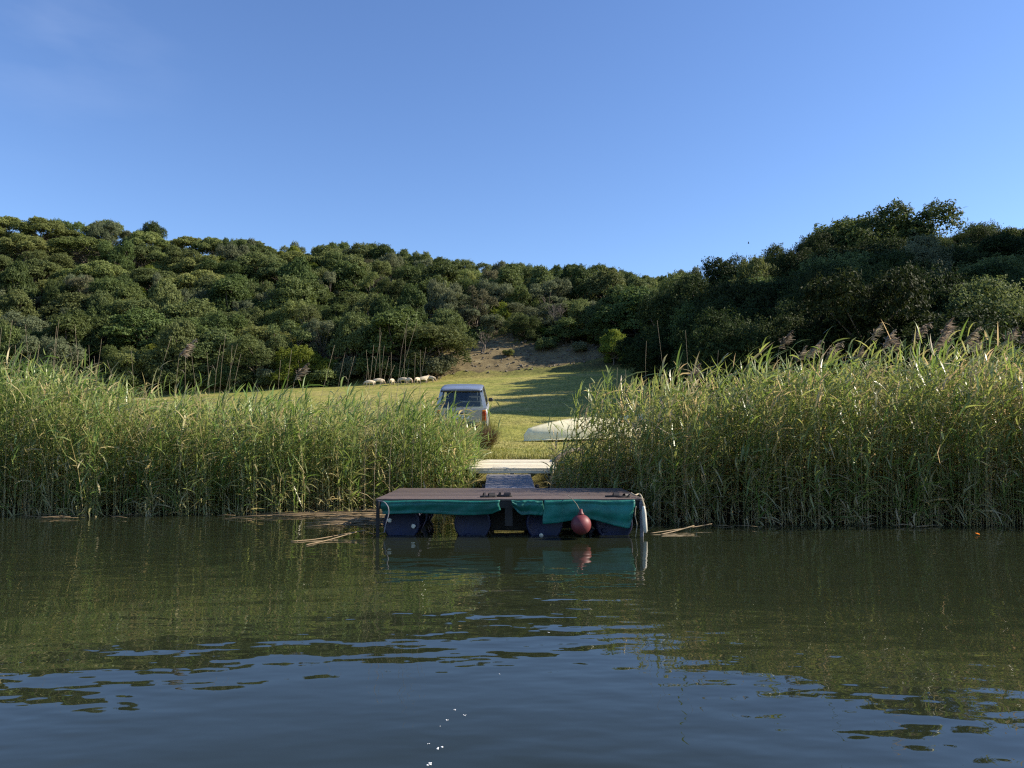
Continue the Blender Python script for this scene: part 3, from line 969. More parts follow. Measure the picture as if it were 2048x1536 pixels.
def reed_bed(name, X, Y, label, rg, nleaf=13, hscale=None):
    R_ = len(X)
    Z = np.minimum(H(X, Y), 0.5) - 0.05
    Z = np.maximum(Z, -0.4)
    px = 1024 + FPX * X / Y
    patch = fbm(X, Y, 1.5) + 0.6 * fbm(X, Y, 3.9)
    top = reed_top(px) + 0.20 * patch + rg.normal(0, 0.16, R_)
    top = top - 1.1 * (rg.random(R_) ** 2.2)
    if hscale is not None: top = top * hscale
    young = rg.random(R_) < 0.07 + 0.35 * np.exp(-np.clip(Y - edge(X), 0, 5) / 0.45)
    top = np.where(young, top * rg.uniform(0.15, 0.75, R_), top)
    h = np.clip(top - Z, 0.45, 4.2)
    az = rg.normal(0.0, 1.9, R_)                         # lean: mostly to the right with the breeze
    ln = np.abs(rg.normal(0.06, 0.06, R_))
    ln = np.where(rg.random(R_) < 0.07, rg.uniform(0.25, 0.8, R_), ln)     # bent and broken ones
    lean = np.stack([np.cos(az) * ln, np.sin(az) * ln - 0.02, np.zeros(R_)], -1)
    front = np.exp(-np.clip(Y - edge(X), 0, 5) / 0.4)     # the outermost ones hang out over the water
    lean[:, 1] -= front * np.abs(rg.normal(0, 0.10, R_))
    lean[:, 0] += front * rg.normal(0, 0.06, R_)
    B = np.stack([X, Y, Z], -1)
    def pos(t):
        return B + lean * (h * t ** 2)[:, None] + np.stack([np.zeros(R_), np.zeros(R_), h * t], -1)
    lev = 5
    stem_h = 0.9
    ringV, tintS = [], []
    dry = np.clip(rg.normal(0.30, 0.25, R_) - 0.30 * patch, 0, 1)
    deadst = rg.random(R_) < 0.16 - 0.08 * patch
    dry = np.where(deadst, rg.uniform(0.75, 1, R_), dry)
    for j in range(lev):
        t = np.full(R_, stem_h * j / (lev - 1))
        p = pos(t); rad = 0.0075 * (1 - 0.65 * j / (lev - 1))
        for q in range(3):
            a = 2.094 * q
            ringV.append(p + np.array([math.cos(a) * rad, math.sin(a) * rad, 0]))
            tintS.append(np.clip(0.78 - 0.5 * j / (lev - 1) + 0.5 * (dry - 0.3) + rg.normal(0, .06, R_), 0, 1))
    V = np.stack(ringV, 1).reshape(-1, 3)                 # R_*(lev*3)
    TS = np.stack(tintS, 1).ravel()
    base = np.arange(R_)[:, None] * (lev * 3)
    qs = []
    for j in range(lev - 1):
        for q in range(3):
            qs.append(np.stack([base[:, 0] + j * 3 + q, base[:, 0] + j * 3 + (q + 1) % 3, base[:, 0] + (j + 1) * 3 + (q + 1) % 3, base[:, 0] + (j + 1) * 3 + q], -1))
    Q = np.concatenate(qs)
    # leaves
    VL, TL = [], []
    for j in range(nleaf):
        f = (j + rg.random(R_)) / nleaf
        t = 0.06 + 0.92 * f ** 0.85
        p0 = pos(t)
        a = az * 0.35 + rg.uniform(-2.6, 2.6, R_) + (j % 2) * 3.14
        L = rg.uniform(0.24, 0.52, R_)
        w = rg.uniform(0.017, 0.040, R_)
        lowd = (rg.random(R_) < np.clip(1.0 - 1.7 * t, 0.04, 0.8))   # low leaves are mostly dry and hang
        el = np.where(lowd, rg.normal(-0.1, 0.6, R_), rg.normal(0.42, 0.35, R_) + 0.5 * t)
        droop = np.where(lowd, rg.uniform(0.3, 1.2, R_), rg.uniform(0.0, 0.7, R_))
        out = np.stack([np.cos(a), np.sin(a), np.zeros(R_)], -1)
        side = np.stack([-np.sin(a), np.cos(a), np.zeros(R_)], -1)
        tw = rg.normal(0, 0.5, R_)[:, None]
        side = unit(side + tw * np.array([0, 0, 1]))
        wind = np.array([0.12, 0, 0])
        p = p0; e = el.copy()
        rows = [(p, 0.55)]
        for sgm, ww in ((0, 1.0), (1, 0.75), (2, 0.06)):
            step = out * np.cos(e)[:, None] + np.array([0, 0, 1.0]) * np.sin(e)[:, None] + wind * (sgm + 1)
            p = p + step * (L / 3)[:, None]
            e = e - droop * 0.6
            rows.append((p, ww))
        tl = np.where(lowd, rg.uniform(0.6, 1.0, R_), np.clip(rg.normal(0.22, 0.16, R_) + 0.55 * (dry - 0.25), 0, 1))
        tl = np.where(deadst, rg.uniform(0.7, 1, R_), tl)
        for pp, ww in rows:
            VL.append(pp - side * (w * ww / 2)[:, None]); VL.append(pp + side * (w * ww / 2)[:, None])
            TL.append(tl); TL.append(tl)
    nv = nleaf * 8
    VLs = np.stack(VL, 1).reshape(-1, 3); TLs = np.stack(TL, 1).ravel()
    b2 = len(V) + np.arange(R_)[:, None] * nv + np.arange(nleaf)[None, :] * 8
    b2 = b2.ravel()
    q2 = np.concatenate([np.stack([b2 + 2 * s, b2 + 2 * s + 1, b2 + 2 * s + 3, b2 + 2 * s + 2], -1) for s in range(3)])
    me = np_mesh(name, np.concatenate([V, VLs]), np.concatenate([Q, q2]), attrs={'tint': np.concatenate([TS, TLs])})
    me.materials.append(M['reed'])
    return tag(link(name, me), label, 'reeds', kind='stuff')


def scatter(n, xs, depth, rg, ok=None, pw=1.3):
    X = rg.uniform(*xs, n)
    Y = edge(X) - 0.05 + 0.28 * fbm(X, X * 0.7, 1.9) + depth * rg.random(n) ** pw
    cl = fbm(X, Y, 4.5)
    k = rg.random(n) < 0.7 + 0.6 * cl
    if ok is not None: k &= ok(X, Y)
    return X[k], Y[k]


rg = np.random.default_rng(51)
X, Y = scatter(4900, (-16.5, -0.80), 3.2, rg, lambda X, Y: ~((X > -1.0) & (Y < 16.6)))
reed_bed('reed_bed', X, Y, 'dense pale-green reed bed left of the floating dock', rg)
X, Y = scatter(5700, (0.85, 16.5), 4.0, rg, lambda X, Y: ~((X < 2.35) & (Y < 15.0)) & (Y < np.interp(X, [0.8, 6.0, 8.0], [17.25, 17.25, 19])))
reed_bed('reed_bed', X, Y, 'dense green reed bed right of the floating dock', rg)


def plume_mesh(seed, length=0.34, droop=0.9):
    rg = np.random.default_rng(seed)
    V, Q, T = [], [], []
    for i in range(95):
        f = rg.random()
        a0 = np.array([0.10 * f + droop * 0.13 * f * f, 0, length * f * (1 - 0.18 * f * droop)])
        sp = 0.15 * math.sin(min(1, f * 1.1 + 0.12) * math.pi) + 0.02
        az = rg.normal(0, 0.9)
        d = np.array([math.cos(az), math.sin(az), 0]) * sp * rg.uniform(.5, 1.1)
        tip = a0 + d + np.array([0.03, 0, 0.07 - 0.10 * droop * rg.random()])
        mid = (a0 + tip) / 2 + np.array([0, 0, 0.02])
        w = rg.uniform(0.005, 0.011)
        s = unit(np.cross(tip - a0, rg.normal(0, 1, 3))[None])[0] * w
        b = len(V)
        V += [a0 - s * .5, a0 + s * .5, mid + s, mid - s, tip + s * .3, tip - s * .3]
        Q += [(b, b + 1, b + 2, b + 3), (b + 3, b + 2, b + 4, b + 5)]
        T += [rg.random()] * 6
    me = np_mesh('plume', np.array(V), np.array(Q), attrs={'tint': np.array(T)})
    me.materials.append(M['plume'])
    return me


PLUMES = [plume_mesh(60 + i, 0.30 + 0.05 * i, 0.5 + 0.35 * i) for i in range(4)]


def stalk(px, top, D, bend, plume, label, cat, group, name, seed):
    rg = random.Random(seed)
    p = at(px, top, D)
    z0 = max(-0.3, min(hz(p.x, D), 0.5)) - 0.05
    h = p.z - z0
    pl = 0.26 if plume is not None else 0
    r = empty(name, (p.x - bend, D, z0), 0, label, cat, group)
    hh = h - pl
    pts = [(bend * (k / 6) ** 2.2 + rg.uniform(-.018, .018), rg.uniform(-.01, .01), hh * k / 6) for k in range(7)]
    MB().tube(pts, [0.0048 - 0.0005 * k for k in range(7)], 5).build('stem', M['stalk'], r)
    if plume is not None:
        o = link('plume', PLUMES[plume], r)
        o.location = pts[-1]; o.scale = (1.25, 1.25, 1.1)
        o.rotation_euler = (0, 0, rg.uniform(-.4, .4))
    else:
        lm = MB()
        for k in range(1):
            t = rg.uniform(.45, .92); i = int(t * 6); q = Vector(pts[i])
            sg = rg.choice([-1, 1])
            lm.tube([q, q + Vector((sg * .05, 0, .10)), q + Vector((sg * .13, rg.uniform(-.05, .05), .13))], [0.003, 0.006, 0.001], 4)
        lm.build('dry_leaf', M['stalk'], r)
    return r


# feathery seed heads above the right-hand bed
PL = [(1558, 672, 1), (1590, 700, 0), (1613, 692, 2), (1648, 695, 3), (1740, 655, 1), (1765, 670, 2), (1778, 682, 0), (1823, 658, 3), (1860, 678, 2),
      (1880, 646, 0), (1925, 668, 2), (1940, 682, 0), (2005, 665, 1), (2038, 660, 1), (1708, 700, 0), (1880, 668, 3), (1378, 735, 0)]
for i, (px, py, pv) in enumerate(PL):
    where = ('alone above the reeds near the field' if px < 1500 else 'left of the tallest seed heads' if px < 1700 else 'among the tallest cluster of seed heads' if px < 1900 else 'nearest the right edge of the picture')
    stalk(px, py, 15.3 + 0.25 * (i % 4), 0.22, pv, f'reed with drooping brown seed plume, {where}', 'reed', f'plumed reeds, {where}', 'plumed_reed', 200 + i)
# bare dry stalks standing above the beds
ST = [(4, 655), (24, 640), (31, 690), (50, 648), (44, 700), (60, 705), (78, 690), (112, 652), (120, 640), (150, 648), (140, 690), (157, 700), (178, 690), (205, 678), (190, 712),
      (214, 720), (262, 700), (341, 672), (372, 700), (381, 705), (415, 705), (440, 690), (452, 668), (466, 690), (475, 688), (480, 708), (560, 720), (585, 700), (668, 690), (690, 705),
      (708, 712), (731, 700), (734, 728), (749, 690), (760, 655), (763, 665), (770, 692), (777, 712), (784, 704), (788, 730), (816, 632), (811, 660), (832, 706), (836, 640), (841, 700), (851, 694), (820, 720)]
for i, (px, py) in enumerate(ST):
    where = 'at the far left edge' if px < 230 else 'in front of the left hillside' if px < 600 else 'in front of the sheep'
    stalk(px, py, 15.9 + 0.35 * (i % 4), random.gauss(.06, .24), None, f'tall bare dry reed stalk {where}', 'reed', f'bare reed stalks {where}', 'dry_reed_stalk', 300 + i)
for i, (px, py, b) in enumerate([(1313, 640, -.25), (1292, 682, .02), (1235, 735, .1), (1252, 738, .15), (1372, 660, -.05), (1437, 700, .1)]):
    stalk(px, py, 15.6 + 0.3 * (i % 3), b, None, 'bare dry reed stalk standing up beside the field shadow', 'reed', 'bare reed stalks beside the field shadow', 'dry_reed_stalk', 400 + i)
for i, (px, py, pv) in enumerate([(360, 690, 2), (590, 735, 1), (240, 735, 0), (640, 740, 3), (1690, 705, 1)][:2]):
    stalk(px, py, 16.2, 0.2, pv, 'plumed reed on the left bed in front of the dark hillside trees', 'reed', 'plumed reeds of the left bed', 'plumed_reed', 450 + i)


def tuft(name, X0, Y0, n, hmin, hmax, spread, mat, label, seed, w=0.012):
    rg = np.random.default_rng(seed)
    a = rg.uniform(0, 6.28, n); rr = spread * 0.35 * np.sqrt(rg.random(n))
    B = np.stack([X0 + rr * np.cos(a), Y0 + rr * np.sin(a), np.full(n, hz(X0, Y0) - 0.03)], -1)
    h = rg.uniform(hmin, hmax, n)
    a2 = a + rg.normal(0, .6, n); sp = rg.uniform(0.1, 1.0, n) * spread
    out = np.stack([np.cos(a2), np.sin(a2), np.zeros(n)], -1)
    sd_ = np.stack([-np.sin(a2), np.cos(a2), np.zeros(n)], -1) * w / 2
    rows = []
    for t, ww in ((0, 1), (.4, .9), (.75, .7), (1, .1)):
        p = B + out * (sp * t ** 1.7)[:, None] + np.array([0, 0, 1.0]) * (h * (t - 0.35 * t ** 3 * (sp / spread)))[:, None]
        rows += [p - sd_ * ww, p + sd_ * ww]
    V = np.stack(rows, 1).reshape(-1, 3)
    b = np.arange(n) * 8
    Q = np.concatenate([np.stack([b + 2 * s, b + 2 * s + 1, b + 2 * s + 3, b + 2 * s + 2], -1) for s in range(3)])
    me = np_mesh(name, V, Q, attrs={'tint': np.repeat(rg.random(n), 8)})
    me.materials.append(mat)
    return tag(link(name, me), label, 'tussock')


tuft('dry_tussock', -0.92, 21.6, 1700, 0.35, 0.80, 0.72, M['tussock'], 'rounded clump of dead brown grass in front of the parked car', 71, 0.02)
tuft('rush_tussock', -0.72, 22.1, 420, 0.6, 1.15, 0.5, M['grass'], 'spiky green rush clump rising behind the dead grass clump', 72)


# ------------------------------------------------------------------ floating dock
DX0, DX1, DY0, DY1, DZ = -2.10, 2.04, 12.0, 14.55, 0.575
dock = empty('floating_dock', (0, DY0, 0), 0, 'floating wooden dock with brown deck boards on blue plastic drums', 'dock')


def bx(parent, name, c, s, m, bev=0.008, rot=None):
    return MB().box((c[0], c[1] - parent.location.y, c[2] - parent.location.z), s, rot, bev).build(name, m, parent)


nb = 18
bw = (DY1 - DY0) / nb
for i in range(nb):
    o = bx(dock, 'plank', ((DX0 + DX1) / 2 + random.uniform(-.008, .008), DY0 + (i + .5) * bw, DZ - 0.016 + random.uniform(-.0025, .0025)), (DX1 - DX0, bw - 0.022, 0.032), M['deck'], 0.005)
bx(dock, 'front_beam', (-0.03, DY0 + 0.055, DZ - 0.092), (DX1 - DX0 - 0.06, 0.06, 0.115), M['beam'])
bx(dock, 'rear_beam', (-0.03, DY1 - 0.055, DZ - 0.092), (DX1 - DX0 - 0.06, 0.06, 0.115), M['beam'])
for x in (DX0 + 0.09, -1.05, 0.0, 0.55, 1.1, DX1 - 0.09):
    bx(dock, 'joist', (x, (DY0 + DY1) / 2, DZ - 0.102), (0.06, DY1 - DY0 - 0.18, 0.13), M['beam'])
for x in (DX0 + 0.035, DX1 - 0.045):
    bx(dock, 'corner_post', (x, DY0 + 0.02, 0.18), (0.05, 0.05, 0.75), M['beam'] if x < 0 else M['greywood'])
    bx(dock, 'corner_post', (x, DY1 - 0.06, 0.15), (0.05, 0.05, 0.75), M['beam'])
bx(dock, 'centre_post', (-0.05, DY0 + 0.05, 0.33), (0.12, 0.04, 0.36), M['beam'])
bx(dock, 'bracket', (DX1 - 0.05, DY0 - 0.02, 0.46), (0.075, 0.03, 0.12), M['greywood'])


bx(dock, 'cross_board', (-0.04, DY0 + 0.62, 0.24), (0.62, 0.04, 0.44), M['beam'])
bx(dock, 'cross_board', (0.9, DY0 + 0.95, 0.24), (0.5, 0.04, 0.44), M['beam'])


def drum_profile(R0=0.285, L=0.86):
    p = [(0.02, 0.028), (R0 - 0.05, 0.028), (R0 - 0.035, 0.0), (R0 - 0.008, 0.0), (R0, 0.02), (R0, 0.06), (R0 - 0.018, 0.09), (R0 - 0.018, 0.24), (R0 + 0.004, 0.27), (R0 + 0.004, 0.30), (R0 - 0.016, 0.33)]
    p += [(r, L - h) for r, h in p[::-1]]
    return p


drum_me = MB().lathe(drum_profile(), axis='y', n=36).mesh('drum', M['drum'])
bung_me = MB().lathe([(0.028, 0), (0.034, -0.004), (0.034, -0.03), (0.026, -0.035), (0.01, -0.033)], axis='y', n=16).mesh('bung', M['white'])
dark_bung_me = bung_me.copy(); dark_bung_me.materials.clear(); dark_bung_me.materials.append(M['drum'])
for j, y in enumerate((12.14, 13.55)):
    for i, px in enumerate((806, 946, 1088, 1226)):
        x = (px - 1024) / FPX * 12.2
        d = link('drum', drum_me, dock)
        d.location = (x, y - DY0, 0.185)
        ang = [2.7, 1.1, 4.3, 3.6][i]
        d.rotation_euler = (0, 0, 0)
        if j == 0:
            for s in (0, 1):
                b = link('bung', bung_me if i == 0 or (i == 2 and s == 0) else dark_bung_me, d)
                b.location = (0.195 * math.cos(ang + s * math.pi + .15), 0.03, 0.195 * math.sin(ang + s * math.pi + .15) * (1 if i else .8))


def tarp(x0, x1, ztop, zbot, y, label, seed, sag=0.01):
    """hanging sheet: folded over the front beam, wavy, with a double-thickness hem"""
    rg = random.Random(seed)
    nx, nz_ = 44, 18
    ph = [rg.uniform(0, 6.28) for _ in range(6)]
    bm = bmesh.new(); grid = []
    for j in range(nz_ + 1):
        row = []
        for i in range(nx + 1):
            u, v = i / nx, j / nz_
            zb = zbot(u); x = x0 + (x1 - x0) * u
            z = ztop - 0.006 * math.sin(u * 9 + ph[0]) + (zb - ztop) * v
            wv = 0.005 * math.sin(u * 14 + ph[1] + 2 * v) + 0.007 * math.sin(u * 6 - 3 * v + ph[2]) * v + 0.007 * math.sin(v * 9 + ph[3] + 3 * u) + 0.004 * math.sin(u * 31 + v * 7 + ph[4])
            bulge = -0.03 * math.sin(min(1, v * 1.3) * math.pi)
            yy = y + bulge + wv - (0.02 if v < 0.12 else 0)
            x += 0.012 * math.sin(v * 5 + ph[5]) * (1 if u in (0, 1) else 0.3)
            row.append(bm.verts.new((x, yy, z)))
        grid.append(row)
    for j in range(nz_):
        for i in range(nx):
            f = bm.faces.new((grid[j][i], grid[j + 1][i], grid[j + 1][i + 1], grid[j][i + 1])); f.smooth = True
    me = bpy.data.meshes.new('tarp')
    bmesh.ops.recalc_face_normals(bm, faces=bm.faces[:])
    bm.to_mesh(me); bm.free(); me.materials.append(M['tarp'])
    o = link('tarp', me)
    sm = o.modifiers.new('thickness', 'SOLIDIFY'); sm.thickness = 0.006
    tag(o, label, 'tarp')
    return o


def X12(px): return (px - 1024) / FPX * 11.95


def Z12(py): return at(1024, py, 11.95).z


tarp(X12(766), X12(1000), Z12(1001), lambda u: Z12(1028) + 0.012 * math.sin(u * 7) + 0.05 * max(0, u - .93) / .07, 11.95, 'long teal tarp strip hanging along the left half of the dock front', 1)
tarp(X12(1023), X12(1086), Z12(1001), lambda u: Z12(1030 - 22 * max(0, 1 - u / .35) ** 1.5), 11.955, 'short scooped teal tarp flap in the middle of the dock front', 2)
tarp(X12(1086), X12(1266), Z12(1000), lambda u: Z12(float(np.interp(u, [0, .15, .3, .5, .62, .8, .95, 1], [1047, 1046, 1042, 1037, 1042, 1051, 1058, 1024]))), 11.94, 'large teal tarp sheet sagging over the right half of the dock front', 3)

# buoy, fender, ropes
b = at(1162, 1049, 11.72)
br = empty('mooring_buoy', (b.x, b.y, b.z), 0, 'round faded red buoy floating against the front of the dock', 'buoy')
prof = [(0.152 * math.sin(t), 0.152 * math.cos(t)) for t in [math.pi * k / 22 for k in range(1, 22)]]
MB().lathe([(max(r, .01), h) for r, h in prof], n=36).build('ball', M['buoy'], br)
MB().lathe([(0.045, 0.14), (0.045, 0.165), (0.03, 0.18), (0.02, 0.23)], n=16).build('neck', M['buoy'], br)
MB().tube([(-0.02, 0.03, 0.22), (-0.06, 0.08, 0.30), (-0.13, 0.12, 0.38), (-0.165, 0.17, 0.405), (-0.17, 0.28, 0.41)], 0.006, 6).build('rope', M['rope'], br)
f = at(1289, 1040, 11.92)
fr = empty('boat_fender', (f.x, f.y, f.z), 0, 'white tubular fender hanging from the right front corner of the dock', 'fender')
fp = [(0.008, -0.20), (0.020, -0.195), (0.034, -0.165), (0.036, -0.05), (0.036, 0.10), (0.033, 0.15), (0.024, 0.185), (0.018, 0.21), (0.008, 0.212)]
fo = MB().lathe(fp, n=20).build('tube', M['white'], fr); fo.rotation_euler = (0.03, -0.07, 0)
MB().tube([(-0.01, 0, 0.2), (-0.02, 0.0, 0.26), (-0.04, 0.02, 0.335), (-0.10, 0.06, 0.342)], 0.006, 6).build('rope', M['rope'], fr)


def rope(pts, r, label, m=None):
    o = MB().tube(pts, r, 6).build('rope', m or M['rope'])
    return tag(o, label, 'rope')


def smooth_pts(P, n=6):
    out = []
    P = [Vector(p) for p in P]
    for i in range(len(P) - 1):
        p0, p1, p2, p3 = P[max(i - 1, 0)], P[i], P[i + 1], P[min(i + 2, len(P) - 1)]
        for k in range(n):
            t = k / n
            out.append(0.5 * ((2 * p1) + (-p0 + p2) * t + (2 * p0 - 5 * p1 + 4 * p2 - p3) * t * t + (-p0 + 3 * p1 - 3 * p2 + p3) * t ** 3))
    return out + [P[-1]]


rope(smooth_pts([at(757, 1002, 11.9), at(768, 1004, 11.86), at(776, 1014, 11.85), at(777, 1028, 11.86), at(772, 1046, 11.88), at(768, 1066, 11.9)]), 0.008, 'grey hose looped down over the left end of the tarp', M['greywood'])
rope(smooth_pts([at(1272, 1012, 11.9), at(1270, 1030, 11.88), at(1274, 1050, 11.88), at(1271, 1074, 11.9)]), 0.006, 'thin pale rope dangling beside the white fender')
rope(smooth_pts([at(1262, 986, 12.30) + Vector((0, 0, .0)), at(1270, 990, 12.16), at(1278, 988, 12.28), at(1283, 993, 12.03), at(1287, 1006, 11.97), at(1290, 1016, 11.93)]), 0.012, 'yellowish mooring rope lying over the right corner of the deck')


def sandal(px, py, D, rz, label, name='sandal', s=1.0):
    p = at(px, py, D)
    r = empty(name, (p.x, D, DZ + 0.001), rz, label, 'sandal', None)
    ol = []
    for k in range(20):
        t = 2 * math.pi * k / 20
        x = 0.135 * math.cos(t); w = 0.045 + 0.010 * math.cos(t) - 0.006 * math.cos(2 * t + .4)
        ol.append((x * s, w * math.sin(t) * s))
    MB().loft([[(x, y, 0) for x, y in ol], [(x * 1.02, y * 1.02, 0.012) for x, y in ol], [(x, y, 0.026) for x, y in ol]], smooth=False).build('sole', M['sandal'], r)
    for k, (xo, hgt, wd) in enumerate(((0.045, 0.055, 0.10), (-0.075, 0.060, 0.03))[:2 if s > .96 else 1]):
        rings = []
        for j in range(9):
            a = math.pi * j / 8
            y = 0.05 * math.cos(a) * s; z = 0.015 + hgt * math.sin(a) * s
            rings.append([((xo - wd / 2 + .012 * math.sin(a)) * s, y, z), ((xo + wd / 2 + .012 * math.sin(a)) * s, y, z), ((xo + wd / 2 + .012 * math.sin(a)) * s, y * .93, z - .006), ((xo - wd / 2 + .012 * math.sin(a)) * s, y * .93, z - .006)])
        MB().loft(rings, smooth=False).build('strap', M['sandal'], r)
    return r


sandal(977, 990, 12.30, 0.25, 'dark strapped sandal on the deck, the left one of the pair near the middle')
sandal(1008, 988, 12.42, -0.15, 'dark strapped sandal on the deck, the right one of the pair near the middle')
sandal(1226, 989, 12.35, 0.1, 'dark flat sandal lying near the right end of the deck', s=0.95)
sandal(1248, 990, 12.28, 0.5, 'dark flat sandal beside the mooring rope at the right deck corner', s=0.9)

# ------------------------------------------------------------------ gangway and landing
gw = empty('gangway', (-0.02, 14.6, 0), 0, 'narrow weathered grey gangway leading from the dock to the bank', 'gangway')
g0, g1 = Vector((0, 0.02, 0.50)), Vector((-0.06, 2.85, 0.70))
gr = Matrix.Rotation(math.atan2(g1.z - g0.z, g1.y - g0.y), 3, 'X')
for i in range(18):
    t = (i + .5) / 18
    c = g0.lerp(g1, t)
    MB().box((c.x + random.uniform(-.008, .008), c.y, c.z - 0.016), (0.98, 0.145, 0.03), gr, 0.005).build('plank', M['greywood'], gw)
for s in (-0.42, 0.42):
    m = (g0 + g1) / 2
    MB().box((m.x + s, m.y, m.z - 0.10), (0.06, 2.83, 0.12), gr, 0.006).build('stringer', M['beam'], gw)
for s in (-0.55, 0.53):
    MB().tube([(s, 1.3, -0.5), (s, 1.3, 0.56)], 0.045, 8).build('post', M['beam'], gw)
ld = empty('landing', (0, 17.5, 0), 0, 'pale sunlit board landing on the bank at the top of the gangway', 'landing')
l0, l1 = Vector((-0.02, 0.0, 0.835)), Vector((-0.02, 1.12, 1.0))
lr = Matrix.Rotation(math.atan2(l1.z - l0.z, l1.y - l0.y), 3, 'X')
for i in range(5):
    c = l0.lerp(l1, (i + .5) / 5)
    MB().box((c.x + random.uniform(-.03, .03), c.y, c.z - 0.02 + random.uniform(-.004, .004)), (2.02 + random.uniform(-.06, .06), 0.212, 0.04), lr, 0.006).build('plank', M['palewood'], ld)
MB().box((-0.02, 0.02, 0.755), (1.9, 0.05, 0.08), None, 0.006).build('front_edge', M['palewood'], ld)
for x in (-0.85, 0.0, 0.85):
    MB().box((x, 0.55, 0.80), (0.08, 1.0, 0.10), lr, 0.006).build('bearer', M['beam'], ld)
for x in (-0.88, 0.86):
    MB().tube([(x, 0.10, -0.3), (x, 0.10, 0.72)], 0.055, 8).build('post', M['beam'], ld)
lg = MB().tube([(1.0, 18.3, 0.98), (1.3, 18.9, 1.18), (1.8, 19.7, 1.24)], [0.05, 0.06, 0.05], 8).build('fallen_pole', M['bark'])
tag(lg, 'dark wooden pole lying on the grass beside the landing', 'pole')


# ------------------------------------------------------------------ upturned canoes
def canoe(x, y, rz, length, beam, depth, label):
    z = (hz(x, y) + hz(x + math.cos(rz) * length, y + math.sin(rz) * length)) / 2
    sl = math.atan2(hz(x + math.cos(rz) * length, y + math.sin(rz) * length) - hz(x, y), length)
    r = empty('canoe', (x, y, hz(x, y)), rz, label, 'canoe')
    r.rotation_euler = (0, -sl, rz)
    ns = 28
    rings = []
    for i in range(ns + 1):
        u = i / ns
        e = abs(2 * u - 1)
        b = beam / 2 * (1 - e ** 2.2) + 0.012
        stem = min(1, (1 - e) / 0.05) ** 0.5
        side = depth * (0.22 + 0.20 * stem) * (0.80 + 0.2 * (1 - e ** 2))
        d = max(side + 0.004, depth * (1 - 0.48 * e ** 1.7) * (0.55 + 0.45 * stem))
        x = u * length
        pts = [(b, 0.02), (b * 1.01, side * .5), (b * .95, side * .93), (b * .86, side + (d - side) * .22), (b * .52, side + (d - side) * .66), (b * .2, side + (d - side) * .93)]
        ring = [(x, p_, q_) for p_, q_ in pts] + [(x, 0, d)] + [(x, -p_, q_) for p_, q_ in pts[::-1]]
        rings.append(ring)
    MB().loft(rings, cap=False, closed=False).build('hull', M['hull'], r)
    for s in (-1, 1):
        MB().tube([(i / 14 * length, s * (beam / 2 * (1 - abs(2 * i / 14 - 1) ** 2.6) + 0.008), 0.02) for i in range(15)], 0.02, 6).build('gunwale', M['hull'], r)
    MB().tube([(i / 14 * length, 0, 0.028 + rings[2 * i][6][2] - 0.02) for i in range(15)], 0.012, 5).build('keel', M['hull'], r)
    for u in (0.35, 0.65):
        MB().box((u * length, 0, 0.03), (0.1, beam * .86, 0.025), None, 0.005).build('thwart', M['palewood'], r)
    return r


p = at(1048, 880, 25.4)
canoe(p.x, 25.4, R(12), 4.4, 1.0, 0.72, 'cream upturned canoe on the grass half hidden by the right reeds')
p = at(1206, 832, 31.0)
canoe(p.x, 31.0, R(12), 4.2, 0.8, 0.36, 'second pale upturned canoe glimpsed above the reeds behind the first one')


